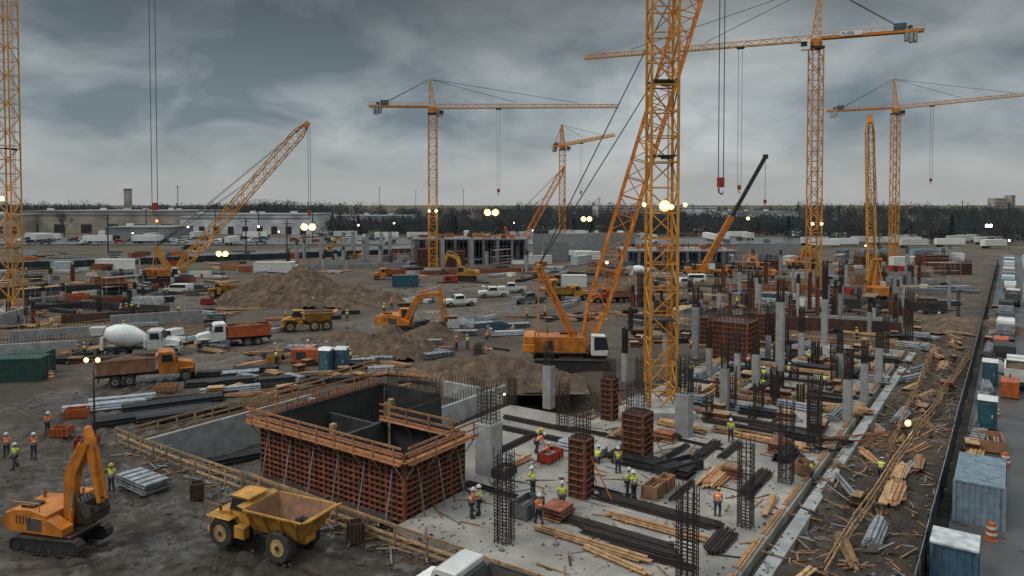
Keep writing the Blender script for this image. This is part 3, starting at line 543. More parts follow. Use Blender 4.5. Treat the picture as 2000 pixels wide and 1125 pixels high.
def tipper(loc,rz,label,cab='white_paint',binc='orange_paint',mix=False,s=1,ld=True,long_=0):
    x9=-4.2-long_
    ch=B().box(((3.6+x9)/2,0,.95),(3.6-x9+.6,.9,.3),'dark_steel').box((1.0,1.0,.75),(1.1,.5,.5),'galv').box((x9,0,.7),(.1,2.3,.3),'dark_steel').mesh('chassis')
    hood=B().prism([(2.5,.75),(4.1,.75),(4.15,1.5),(3.9,1.75),(2.5,2.0)],-.85,.85,cab).box((4.2,0,.65),(.2,2.3,.35),'galv').box((4.17,0,1.2),(.06,1.1,.7),'dark_steel').mesh('hood',.08)
    cb=B().prism([(.9,.85),(2.6,.85),(2.65,1.95),(2.3,2.85),(2.0,3.0),(.9,3.0)],-1.15,1.15,cab).box((3.35,1.0,1.25),(1.3,.4,.1),cab).box((3.35,-1.0,1.25),(1.3,.4,.1),cab).mesh('cab',.06)
    gl=B().prism([(1.2,2.0),(2.2,2.0),(2.1,2.7),(1.2,2.7)],-1.17,1.17,'glass').prism([(2.55,1.98),(2.68,1.98),(2.36,2.8),(2.22,2.8)],-1.0,1.0,'glass').mesh('window')
    ps=[('chassis',ch),('hood',hood),('cab',cb,dict(ch=[('window',gl)])),
      ('headlight',B().box((4.2,.85,1.05),(.06,.25,.2),'stripe').mesh('headlight')),('headlight',B().box((4.2,-.85,1.05),(.06,.25,.2),'stripe').mesh('headlight')),
      ('mirror',B().box((2.5,1.45,2.2),(.08,.2,.5),'dark_steel').box((2.5,-1.45,2.2),(.08,.2,.5),'dark_steel').beam((2.5,-1.45,2.4),(2.5,1.45,2.4),.03,'dark_steel').mesh('mirror'))]
    if mix:
        d=B(); prof=[(.35,0),(.75,.5),(1.25,1.7),(1.3,2.6),(1.1,3.6),(.6,4.4)]; d.lathe(prof,'white_paint',20,ax='x'); dm=d.mesh('mixing_drum',sm=True)
        ps.append(('mixing_drum',dm,dict(loc=(.7,0,1.9),rot=(0,rad(-12),math.pi))))
        ps.append(('chute',B().tub((-4.9,-4.0,-.4,.4),(-5.1,-3.6,-.6,.6),2.6,3.5,.05,'white_paint').beam((-4.6,0,2.4),(-5.6,.3,1.4),.5,'galv',.1).mesh('chute')))
        ps.append(('drum_stand',B().box((-3.8,0,1.7),(.3,1.8,1.4),cab).mesh('drum_stand'))); ps.append(('drum_stand',B().box((.6,0,1.5),(.3,1.6,1.0),cab).mesh('drum_stand')))
    else:
        b=B().tub((x9,.6,-1.15,1.15),(x9-.25,.7,-1.25,1.25),1.2,2.55,.08,binc,'bin_dark')
        n=7
        for i in range(n):
            xx=x9+.1+(.5-x9)*i/(n-1)
            for s_ in(-1,1): b.beam((xx,s_*1.19,1.25),(xx,s_*1.3,2.5),.1,binc)
        for s_ in(-1,1): b.box(((x9+.6)/2,s_*1.28,2.55),(.7-x9,.1,.12),binc)
        b.prism([(.7,2.5),(1.5,2.95),(1.5,3.0),(.7,2.62)],-1.1,1.1,binc)
        ps.append(('dump_body',b.mesh('dump_body')))
        if ld: ps.append(('load',load(x9+.1,.5,1.1,2.2)))
    for s_ in(-1.0,1.0):
        ps.append(wp(.52,.32,3.3,s_))
        for xx in(-1.6-long_,-2.8-long_): ps.append(wp(.52,.5,xx,s_*.95))
    return T('concrete_mixer_truck' if mix else 'tipper_truck',label,'truck',loc,rz,ps,s=s)
tipper(G(290,746),rad(26),'orange tipper truck loaded with soil on muddy ground','machine_orange','rust_bin',s=1.15)
tipper(G(455,674),rad(207),'white cab tipper truck with rusty orange body','white_paint','orange_paint',s=1.15)
tipper(G(275,695),rad(15),'concrete mixer truck with dirty white drum','white_paint',mix=True,s=1.15)
fx,fy=G(960,1086,2.6); tipper((fx-.2,fy-1.9),RB+.05,'white cab truck with long empty dark trailer body','white_paint','dark_steel',ld=False,long_=3.5,s=1.0)
tipper(G(1195,590),rad(190),'red tipper truck among the timber stacks','red_paint','rust_bin'); tipper(G(1110,585),rad(10),'yellow tipper truck near the crawler crane','machine_yellow','machine_yellow'); tipper(G(560,530),rad(5),'white tipper truck on the far track','white_paint','grey_steel'); tipper(G(1440,530),rad(185),'blue cab tipper truck behind the formworks','blue','rust_bin'); tipper(W(64,-32),RA,'white tipper truck parked on the service road','white_paint','white_paint'); tipper(W(140,-31.5),RA,'white truck queueing on the service road','white_paint','grey_steel'); tipper(W(112,-36),RA+math.pi,'red truck on the service road','red_paint','orange_paint'); tipper(G(760,545),rad(200),'orange tipper beside columns','machine_orange','orange_paint'); tipper(G(1260,545),rad(10),'white mixer truck by the low deck','white_paint',mix=True)
def pickup(loc,rz,label,col='white_paint',van=False,group=None):
    k=('pk',col,van)
    def f():
        if van: pr=[(-2.4,.45),(2.5,.45),(2.55,.95),(1.7,1.15),(1.1,1.85),(-2.3,1.9),(-2.45,1.2)]
        else: pr=[(-2.7,.5),(2.7,.5),(2.75,1.0),(2.6,1.15),(1.3,1.22),(.8,1.85),(-.55,1.88),(-.75,1.2),(-2.7,1.2)]
        b=B().prism(pr,-.95,.95,col)
        body=b.mesh('body',.07)
        g_=B().prism([(-.5,1.25),(1.2,1.25),(.78,1.78),(-.45,1.8)] if not van else [(-1.9,1.2),(1.5,1.2),(1.05,1.75),(-1.9,1.78)],-.965,.965,'glass').prism([(.95,1.25),(1.33,1.23),(.9,1.8),(.6,1.8)] if not van else [(1.3,1.2),(1.72,1.18),(1.18,1.8),(.9,1.8)],-.8,.8,'glass').mesh('window')
        hl=B().box((0,0,0),(.08,.35,.18),'stripe').mesh('headlight');tl=B().box((0,0,0),(.06,.12,.3),'red_paint').mesh('tail_light');bp=B().box((0,0,0),(.15,1.85,.2),'galv').mesh('bumper')
        ps=[('body',body),('window',g_)]+[('headlight',hl,dict(loc=(2.72,s_*.7,.9))) for s_ in(-1,1)]+[('tail_light',tl,dict(loc=(-2.7,s_*.85,1.0))) for s_ in(-1,1)]+[('bumper',bp,dict(loc=(s_*2.75,0,.6))) for s_ in(-1,1)]
        if not van: ps.append(('cargo_bed',B().box((-1.75,0,1.21),(1.75,1.6,.02),'dark_steel').mesh('cargo_bed')))
        for xx in(-1.7,1.75):
            for s_ in(-.85,.85): ps.append(wp(.4,.26,xx,s_))
        return ps
    T('pickup_truck' if not van else 'parked_car',label,'pickup truck' if not van else 'car',loc,rz,cached(k,f),group=group,s=1.2 if not group else None)
pickup(G(898,597),rad(200),'white pickup truck beside the muddy road'); pickup(G(964,580),rad(190),'white pickup truck parked beside another pickup'); pickup(G(1000,571),rad(185),'white pickup truck near the red machines'); pickup(G(1035,592),rad(200),'silver pickup truck near the road','grey_steel')
pickup(G(340,672),rad(160),'white pickup truck with equipment by the mixer'); pickup(G(350,573),rad(170),'white van parked by the crawler crane',van=True); pickup(G(1330,560),rad(20),'white pickup truck by timber stacks'); pickup(G(1355,552),rad(175),'white van on the site road',van=True)
pickup(G(370,488),rad(180),'black car on the asphalt road','dark_steel',True)
for a,bb,c,v in [(95,-30.5,'grey_steel',False),(78,-30.6,'dark_steel',True),(102,-30.6,'white_paint',True),(118,-30.5,'grey_steel',False),(128,-30.5,'dark_steel',True),(85,-37.5,'grey_steel',True),(150,-36,'white_paint',False),(170,-31,'white_paint',True)]: pickup(W(a,bb),RA,'vehicle parked by the site fence',c,v)
def loader(loc,rz,label,c='machine_yellow'):
    def f():
        ps=[('body',B().prism([(-2.6,.9),(-2.5,1.8),(-.4,2.0),(-.4,.9)],-.8,.8,c).box((.9,0,1.1),(1.8,.9,.6),c).mesh('body',.06)),('cab',B().box((.2,0,2.2),(1.3,1.3,1.7),c).mesh('cab',.06),dict(ch=[('window',B().box((.2,0,2.4),(1.34,1.34,1.0),'glass').mesh('window'))])),
         ('lift_arm',B().beam((1.2,-.5,1.5),(3,-.5,.7),.2,c,.35).mesh('lift_arm')),('lift_arm',B().beam((1.2,.5,1.5),(3,.5,.7),.2,c,.35).mesh('lift_arm')),
         ('bucket',B().prism([(2.9,.2),(4.1,.1),(4.1,.2),(3.2,.4),(3.1,1.1),(3.5,1.4),(2.9,1.3)],-1.25,1.25,'track_steel').mesh('bucket'))]
        return ps+[wp(.75,.5,x,s_*.95,'rim') for x in(-1.7,1.3) for s_ in(-1,1)]
    T('wheel_loader',label,'wheel loader',loc,rz,cached(('ld',c),f))
loader(W(30,-35),RA+.3,'dark wheel loader parked on the asphalt','track_steel'); loader(G(1090,560),rad(30),'yellow wheel loader by red machines'); loader(G(700,505),rad(190),'yellow wheel loader near the columns'); loader(G(1280,575),rad(200),'orange wheel loader moving soil','machine_orange'); loader(G(520,560),rad(160),'yellow wheel loader at the spoil heap'); loader(W(74,-37),RA,'yellow wheel loader on the service road')
# ---------------- furniture
def corr(L,w,h,col,dp=.05):
    n=int(L/.3)
    def zig(L_,k): 
        o=[]
        for i in range(k):
            x0=-L_/2+L_*i/k; q=L_/k; o+=[(x0,0),(x0+q*.3,0),(x0+q*.5,dp),(x0+q*.8,dp)]
        return o+[(L_/2,0)]
    p=[(x,-w/2+d) for x,d in zig(L,n)]+[(L/2-d,y) for y,d in zig(w,max(3,int(w/.3)))]+[(-x,w/2-d) for x,d in zig(L,n)]+[(-L/2+d,-y) for y,d in zig(w,max(3,int(w/.3)))]
    b=B().prism(p,.12,h-.08,col,'z').box((0,0,.08),(L+.06,w+.06,.16),col).box((0,0,h-.04),(L+.06,w+.06,.12),col)
    for sx in(-1,1):
        for sy in(-1,1): b.box((sx*L/2,sy*w/2,h/2),(.16,.16,h-.01),col)
    for i in range(int(L/.5)): b.box((-L/2+.3+i*.5,0,h+.03),(.2,w-.1,.04),col)
    return b
def container(loc,rz,label,col,L=6,w=2.4,h=2.6,group=None,roof=None):
    def f():
        b=corr(L,w,h,col)
        if roof: b.box((0,0,h+.09),(L+.2,w+.2,.1),roof)
        bar=B().cyl((L/2+.12,-.25,.2),(L/2+.12,-.25,h-.2),.025,'galv').mesh('locking_bar')
        ds=[('door',B().box((L/2+.06,s_*w/4,h/2),(.05,w/2-.12,h-.3),col).mesh('door'),dict(ch=[('locking_bar',bar,dict(loc=(0,.25+s_*.25,0)))])) for s_ in(-1,1)]
        return [('shell',b.mesh('shell'))]+ds
    T('shipping_container',label,'container',loc,rz,cached(('ct',col,L,w,h,roof),f),group=group)
container(W(22.6,-29.7),RA,'pale blue corrugated container outside the fence','cont_blue',6,2.6,2.8)
container(W(11.6,-28.9),RA,'blue site cabin with a white roof','blue',2.0,2.0,2.1,roof='tarp')
container(G(30,742),rad(8),'dark green waste container with ribbed sides','green',6.5,2.6,2.6)
container(G(62,728),rad(8),'dark green storage container','green',4,2.4,2.5)
container(G(535,532),rad(-3),'white site office container','white_paint',11,3,3)
container(G(230,525),rad(0),'white storage container by the fence','white_paint',12,3,3)
container(G(792,560),rad(5),'teal storage container near timber','teal',6,2.6,2.8)
container(G(122,528),rad(10),'white tarpaulin covered container','tarp',5,3,2.6)
container(G(1120,560),rad(0),'white site container with orange trim','white_paint',6,2.6,2.8)
rr=random.Random(77)
for i in range(16): container(W(165+i*6.5,-30.6-rr.choice([0,5])),RA,'site storage container beside the service road',rr.choice(['white_paint','cont_blue','rust_bin','white_paint']),6,2.5,2.6,group='storage containers')
for i in range(18): container(G(rr.uniform(1050,1900),rr.uniform(498,520)),rr.choice([0,.1,RA]),'storage container at the rear of the site',rr.choice(['white_paint','cont_blue','rust_bin','blue','white_paint','tarp']),9,2.6,2.8,group='storage containers')
def generator(loc,rz,label,col='orange_paint',L=3.6):
    T('generator',label,'generator',loc,rz,[('housing',B().box((0,0,1.05),(L,1.6,1.7),col).mesh('housing',.06)),('vent',B().box((-.7,-.82,1.1),(1.2,.05,.9),'dark_steel').mesh('vent')),('skid',B().box((0,0,.1),(L+.2,1.3,.2),'dark_steel').mesh('skid')),('exhaust',B().cyl((1,0,1.9),(1,0,2.25),.07,'dark_steel').mesh('exhaust'))])
generator(G(603,710),rad(-4),'orange generator unit next to portable toilets',L=4)
generator(W(57,-31.2),RA,'orange skip shaped generator on the road side',L=2.6)
generator(G(880,552),rad(10),'red compressor unit on the dirt','red_paint'); generator(G(570,505),rad(0),'red equipment box by the haul road','red_paint',6); generator(W(84,-30.2),RA,'orange generator on the asphalt',L=3)
def toilet(loc,rz,label,col='blue',group='portable toilets'):
    def f():
        return [('cabin',B().box((0,0,1.15),(1.2,1.2,2.1),col).mesh('cabin',.04)),('door',B().box((.62,0,1.1),(.04,.8,1.8),col).mesh('door',.01),dict(ch=[('handle',B().box((.66,.3,1.1),(.05,.06,.2),'stripe').mesh('handle'))])),('roof',B().prism([(-.66,2.18),(.66,2.18),(.45,2.42),(-.45,2.42)],-.64,.64,'white_paint').mesh('roof',.04)),('vent_pipe',B().cyl((-.4,.4,2.3),(-.4,.4,2.7),.06,'dark_steel').mesh('vent_pipe')),('skid',B().box((0,0,.05),(1.25,1.25,.1),'dark_steel').mesh('skid'))]
    T('portable_toilet',label,'portable toilet',loc,rz,cached(('wc',col),f),group=group,s=1.2)
toilet(G(638,725),rad(-100),'blue portable toilet with pale roof'); toilet(G(668,722),rad(-95),'blue portable toilet with pale roof'); toilet(W(43,-29.6),RA+math.pi,'dark green portable toilet with white roof','teal'); toilet(W(62,-29.4),RA+math.pi,'dark portable toilet by the fence','teal')
def barrel(loc,g='traffic barrels'):
    me=cached('bar',lambda:B().lathe([(.38,0),(.38,.08),(.3,.1),(.29,.35)],'orange_paint',14).lathe([(.29,.35),(.28,.5)],'stripe',14).lathe([(.27,.5),(.26,.7)],'orange_paint',14).lathe([(.26,.7),(.25,.85)],'stripe',14).lathe([(.24,.85),(.2,1.05),(.1,1.08)],'orange_paint',14).mesh('traffic_barrel',.0,True))
    T('traffic_barrel','orange and white striped traffic barrel','traffic barrel',loc,0,me,group=g)
for p in [W(18,-30.4),W(38,-33),W(44,-33),W(50,-33),W(33,-31),W(67,-33),W(48,-30.2),G(88,730),G(100,742),G(28,660),W(90,-34.8),W(98,-34.8),W(106,-34.8),G(1760,560)]: barrel(p)
jb=B().prism([(-.3,0),(.3,0),(.28,.1),(.12,.35),(.08,.8),(-.08,.8),(-.12,.35),(-.28,.1)],-1.45,1.45,'concrete').mesh('jersey_barrier',.02)
for i in range(40): 
    x,y=W(60+i*3.05,-33.6); T('jersey_barrier','grey concrete traffic barrier along the kerb','barrier',(x,y,.13),RA+math.pi/2+rr.uniform(-.03,.03),jb,group='concrete barriers')
def cage(h,w,bw=.045):
    b=B(); n=4
    for i in range(n):
        t=-w/2+w*i/(n-1)
        for s_ in(-w/2,w/2):
            dz=R.uniform(-.25,.3); b.beam((t,s_,0),(t+R.uniform(-.05,.05),s_,h+dz),bw,'rebar'); 
            if 0<i<n-1: b.beam((s_,t,0),(s_,t,h+dz),bw,'rebar')
    z=.15
    while z<h*.93:
        for p,q in(((-1,-1),(1,-1)),((1,-1),(1,1)),((1,1),(-1,1)),((-1,1),(-1,-1))): b.beam((p[0]*w/2,p[1]*w/2,z),(q[0]*w/2,q[1]*w/2,z),bw*.8,'rebar')
        if R.random()<.3: b.beam((-w/2,-w/2,z),(w/2,w/2,z),bw*.7,'rebar')
        z+=.28 if h<5 or z>h*.6 else .2
    return b
def top(px,py,tp,z0=SZ): 
    x,y=G(px,py,z0); return x,y,V(px,tp,y).z,math.hypot(x,y)
def column(px,py,tp,wpx,rt=None,kind='c',z0=SZ,rz=RA):
    x,y,z,d=top(px,py,tp,z0); s=max(.35,wpx*d*.985/1400/1.39); h=z-z0; rh=(V(px,rt,y).z-z) if rt else 1.4
    bw=.042 if d<80 else .06
    if kind=='r':
        T('rebar_cage','tall dark steel reinforcement cage standing on the slab','rebar cage',(x,y,z0),rz,cage(h,s,bw).mesh('rebar_cage'),group='upright rebar cages'); return
    if kind=='c':
        ps=[('shaft',B().box((0,0,h/2),(s,s,h),'concrete').mesh('shaft',.03)),('starter_bar',cage(rh,s*.8,bw).mesh('starter_bar'),dict(loc=(0,0,h)))]
        T('concrete_column','square grey concrete column with projecting rebar','column',(x,y,z0),rz,ps,group='cast concrete columns'); return
    T('column_formwork','rust red column formwork with rebar rising above','formwork',(x,y,z0),rz,
      [('formwork_panel',formbox(s,s,h).mesh('formwork_panel')),('starter_bar',cage(rh,s*.75,bw).mesh('starter_bar'),dict(loc=(0,0,h))),
       ('prop',B().beam((s/2,0,h*.75),(s/2+h*.45,.1,0),.07,'galv').mesh('prop')),('prop',B().beam((0,-s/2,h*.75),(.1,-s/2-h*.45,0),.07,'orange_paint').mesh('prop'))],group='column formworks')
def formface(b,L,h,org,ux,n,rows=.45,cols=.5,dp=.12):
    up=Vec((0,0,1)); k=max(2,round(L/cols)); r=max(2,round(h/rows))
    for i in range(k+1):
        p=org+ux*(L*i/k)+n*dp*.5; b.beam(p,p+up*h,.07,'form_rib' if i%3==0 else 'form_panel',dp)
    for j in range(r+1):
        z=h*j/r; p=org+up*z+n*dp*.75; b.beam(p,p+ux*L,.08+.05*(j%3==0),'form_rib',.09)
def formbox(w,l,h,rows=.45):
    b=B().box((0,0,h/2),(w-.1,l-.1,h-.02),'form_panel')
    a,c=w/2-.05,l/2-.05
    formface(b,l-.1,h,Vec((a,-c,0)),Vec((0,1,0)),Vec((1,0,0)),rows); formface(b,l-.1,h,Vec((-a,-c,0)),Vec((0,1,0)),Vec((-1,0,0)),rows)
    formface(b,w-.1,h,Vec((-a,c,0)),Vec((1,0,0)),Vec((0,1,0)),rows); formface(b,w-.1,h,Vec((-a,-c,0)),Vec((1,0,0)),Vec((0,-1,0)),rows)
    return b
for a in [(955,922,825,55,755),(1336,850,768,38,700),(1072,797,715,26,670),(1415,802,720,20,670),(1476,765,693,18,655),(1523,737,590,19,545),(1655,820,742,20,690),(1688,782,710,17,670),(1716,747,680,16,640),(1440,745,690,14,650),(1358,700,600,16,560),(1385,735,680,14,640),(1610,672,585,14,510),(1565,700,650,14,600),(1640,745,690,15,650),(1300,720,650,14,600),(1220,745,690,14,640),(1500,700,655,13,610)]: column(*a)
for a in [(1135,968,855,50,800),(1245,895,805,62,745),(1190,818,738,34,700)]: column(*a,kind='f')
for a in [(985,1058,880,40),(1342,1135,950,46),(1456,1028,858,34),(1535,942,785,32),(1590,882,735,30),(1100,838,745,28),(935,735,670,20),(1430,800,720,18),(1345,770,715,20),(1250,760,700,20),(1515,790,730,16),(1385,820,770,16),(1000,790,735,20),(1660,735,680,14)]: column(*a,kind='r')
for a in [(1775,670,565,16),(1610,610,520,10),(1750,640,600,14),(1730,690,620,12),(1465,600,530,10),(1250,600,530,12)]: column(*a,kind='r',z0=0)
rr=random.Random(404)
for i in range(30):
    a,b_=rr.uniform(30,75),rr.uniform(-19,-1); x,y=W(a,b_)
    if math.hypot(x-MXY[0],y-MXY[1])<4: continue
    h=rr.uniform(1.2,3.4); T('rebar_cage','dark starter rebar cage rising from the slab','rebar cage',(x,y,SZ),RA,cage(h,rr.choice([.6,.8]),.05).mesh('rebar_cage'),group='starter rebar cages')
def B_rebar(w,l,h,z0,sp=.5,bw=.05):
    b=B()
    for s_ in(-1,1):
        n=int(w/sp)
        for i in range(n+1): b.beam((-w/2+w*i/n,s_*l/2*.9,z0),(-w/2+w*i/n,s_*l/2*.9,z0+h*R.uniform(.7,1.1)),bw,'rebar')
        n=int(l/sp)
        for i in range(n+1): b.beam((s_*w/2*.9,-l/2+l*i/n,z0),(s_*w/2*.9,-l/2+l*i/n,z0+h*R.uniform(.7,1.1)),bw,'rebar')
    for k in(.3,.7): 
        for s_ in(-1,1): b.beam((-w/2,s_*l/2*.9,z0+h*k),(w/2,s_*l/2*.9,z0+h*k),bw,'rebar')
    return b
def fblock(px,py,tp,w,l,label='rust red wall formwork block with rebar above',rz=RA):
    x,y,z,d=top(px,py,tp,0)
    T('wall_formwork',label,'formwork',(x,y,0),rz,[('formwork_panel',formbox(w,l,z,.6).mesh('formwork_panel')),('starter_bar',B_rebar(w,l,1.5,z).mesh('starter_bar'))],group='wall formwork blocks')
fblock(1432,700,625,4.5,5); fblock(1392,670,618,4,3); fblock(1482,668,610,3.5,3.5)
LB,WA,HB=14.4,5.9,4.2
def mainbox():
    x,y=W(0,0); ps=[]
    for nm,(o_,u,n,L,h) in {'a':((0,0,0),(0,1,0),(-1,0,0),LB,HB),'b':((0,0,0),(1,0,0),(0,-1,0),WA,HB),'c':((0,LB,0),(1,0,0),(0,1,0),12.4,HB)}.items():
        o_,u,n=Vec(o_),Vec(u),Vec(n); b=B(); mid=o_+u*L/2-n*.12+Vec((0,0,h/2))
        d=(abs(u.x)*L+abs(n.x)*.2,abs(u.y)*L+abs(n.y)*.2,h-.02); b.box(mid,d,'form_panel'); b.box(mid-n*.12,(abs(u.x)*(L-.4)+.03,abs(u.y)*(L-.4)+.03,h-.1),'form_dark')
        formface(b,L,h,o_,u,n,.38,.5,.16); ps.append(('formwork_wall',b.mesh('formwork_wall')))
    ps.append(('inner_wall',B().box((WA,3.6,2.1),(.24,6.6,4.1),'form_dark').mesh('inner_wall'))); ps.append(('inner_wall',B().box((3,7.1,1.9),(5.2,.3,3.8),'form_dark').mesh('inner_wall')))
    ps.append(('inner_wall',B().box((WA,10.6,1.6),(.3,6.4,3.2),'form_dark').mesh('inner_wall')))
    ps.append(('inner_wall',B().box((12.3,10.8,2.1),(.25,6.2,4.2),'form_dark').mesh('inner_wall'))); ps.append(('inner_wall',B().box((9.2,7.3,2.0),(5.6,.25,4.0),'form_dark').mesh('inner_wall')))
    ps.append(('floor_deck',B().box((6.2,LB/2+3.3,1.0),(11.8,LB-7.4,.1),'concrete_dark').mesh('floor_deck'))); ps.append(('floor_deck',B().box((3.2,3.7,.8),(5,6.6,.1),'concrete_dark').mesh('floor_deck')))
    b=B()
    for i in range(48):
        t=i/47; 
        for k_,(px_,py_) in enumerate(((12.3,7.5+t*6.2),(2+t*10.3,LB-.35),(6.2+t*5.9,7.3))):
            b.beam((px_,py_,HB-.3),(px_+R.uniform(-.08,.08),py_,HB+(R.uniform(.9,1.5) if k_==0 else R.uniform(.3,.7))),.034,'rebar')
    b.beam((12.3,7.5,HB+.6),(12.3,13.7,HB+.6),.035,'rebar')
    for i in range(60): b.beam((R.uniform(.6,5.4),R.uniform(.6,6.6),.9),(R.uniform(.6,5.4),R.uniform(.6,6.6),.95),.03,'rebar')
    for i in range(110):
        px_,py_=R.uniform(.6,11.5),R.uniform(7.6,13.4); b.beam((px_,py_,1.),(px_,py_,R.uniform(2,3.8)),.036,'rebar')
    ps.append(('starter_bar',b.mesh('starter_bar')))
    for (cx,cy,h) in((4,11.2,2.2),(8.4,9.4,3.4),(10.6,12,2.2)): ps.append(('void_former',B().box((cx,cy,1+h/2),(.4,.4,h),'lumber').mesh('void_former')))
    def plat(o_,u,n,L,w=.95):
        b=B();o_,u,n=Vec(o_),Vec(u),Vec(n)
        for i in range(4): 
            q=o_+n*(.28+i*.22); b.beam(q-u*R.uniform(.3,.6),q+u*(L+R.uniform(.2,.6)),.2,'lumber_red',.05)
        k=int(L/1.8)
        for i in range(k+1): 
            q=o_+u*(L*i/k); b.beam(q+n*.2-Vec((0,0,.12)),q+n*w-Vec((0,0,.12)),.1,'lumber_red',.14); b.beam(q+n*.22-Vec((0,0,1.1)),q+n*w*.95-Vec((0,0,.15)),.06,'galv')
        gr=B()
        for i in range(k+1): q=o_+u*(L*i/k)+n*w; gr.beam(q-Vec((0,0,.15)),q+Vec((0,0,1.1)),.09,'lumber_red')
        for z,hh in((.12,.2),(.55,.12),(1.05,.14)): gr.beam(o_+n*(w-.05)-u*.6+Vec((0,0,z)),o_+n*(w-.05)+u*(L+.6)+Vec((0,0,z+R.uniform(-.04,.04))),.05,'lumber_red',hh)
        ps.append(('working_platform',b.mesh('working_platform'),dict(ch=[('guardrail',gr.mesh('guardrail'))])))
    plat((0,0,HB-.3),(0,1,0),(-1,0,0),LB); plat((0,0,HB-.3),(1,0,0),(0,-1,0),WA); plat((0,LB,HB-.3),(1,0,0),(0,1,0),12); plat((WA,.3,HB-.2),(0,1,0),(-1,0,0),6.5,.8)
    for i in range(6): t=.8+i*2.5; ps.append(('prop',B().beam((-.22,t,3.2),(-.85,t,.05),.07,'galv').mesh('prop')))
    for i in range(3): t=1+i*2.; ps.append(('prop',B().beam((t,-.22,3.2),(t,-.85,.05),.07,'galv').mesh('prop')))
    ps.append(('kicker_beam',B().beam((-.95,0,.08),(-.95,LB,.08),.2,'lumber',.16).mesh('kicker_beam')))
    T('wall_formwork','large open rust red wall formwork with timber working platform','formwork',(x,y,0),RA,ps)
mainbox()
def rwall(p,q,z0,z1,label,t=.4,reb=0,col='concrete'):
    p=Vec((*p,0));q=Vec((*q,0));L=(q-p).length; a=math.atan2(q.y-p.y,q.x-p.x)
    b=B(); n=max(1,int(L/3))
    for i in range(n): b.box((L*(i+.5)/n,0,(z0+z1)/2),(L/n-.02,t,z1-z0),col)
    ps=[('panel',b.mesh('panel',.02))]
    if reb:
        b=B()
        for i in range(int(L/.4)): b.beam((i*.4,0,z1-.1),(i*.4+R.uniform(-.05,.05),0,z1+reb*R.uniform(.8,1.1)),.045,'rebar')
        ps.append(('starter_bar',b.mesh('starter_bar')))
    T('retaining_wall',label,'wall',(p.x,p.y,0),a,ps)
rwall(W(-1.5,28.2),W(16,28.2),-3.3,.25,'grey cast concrete retaining wall in an open pit')
rwall(W(15.2,28),W(15.2,17.5),-3.3,.2,'grey retaining wall closing the pit',reb=.8)
rwall(W(24,12),W(24,17),-2.2,1.6,'short grey concrete wall with formwork',reb=1)
rwall(W(15,10.5),W(25.6,10.5),-2.2,1.8,'grey concrete wall beside the slab',reb=1)
rwall(G(20,668),G(215,655),-.2,1.6,'pale concrete wall of a sunken basement',reb=1.); rwall(G(215,640),G(395,628),-.2,2,'grey concrete wall by the haul road',reb=1)
rwall(G(60,610),G(340,590),-.2,1.2,'dark formed wall of the basement',.4,1.2,'form_dark'); rwall(G(0,640),G(60,622),-.2,2.2,'grey concrete footing wall')
rwall(G(110,600),G(330,612),-.2,1.4,'dark steel sheet pile wall',.4,1,'form_dark'); rwall(G(-20,585),G(250,575),-.2,2.4,'dark basement wall with rebar',.4,1.3,'form_dark'); rwall(G(0,700),G(150,690),-.2,1.8,'low pale concrete wall segment',.4,1); rwall(G(120,632),G(300,622),-.2,1.5,'brown formed wall segment',.4,1,'form_panel')
rwall(G(1500,640),G(1760,655),-.2,2,'brown shored trench wall',.4,.8,'form_panel'); rwall(G(1620,600),G(1850,612),-.2,1.8,'dark wall formwork in the open trench',.4,1.,'form_dark'); rwall(G(1640,570),G(1850,578),-.2,1.5,'teal concrete basement wall',.4,0,'concrete_dark'); rwall(G(1660,550),G(1850,556),-.2,1.5,'long low concrete basement wall',.4,1,'concrete'); rwall(G(1600,628),G(1800,640),-.2,1.2,'concrete wall in the trench',.4,.8,'concrete'); rwall(G(1420,570),G(1600,575),-.2,2,'brown formed wall',.4,1.,'form_rib'); rwall(G(1250,530),G(1420,535),-.2,2,'low dark wall',.4,1.,'form_dark')
rwall(G(560,528),G(800,522),-.2,1.5,'low grey ground beam with rebar',.5,1.2); rwall(G(820,538),G(1040,530),-.2,1.2,'low brown ground beam formwork',.5,1.,'form_rib')
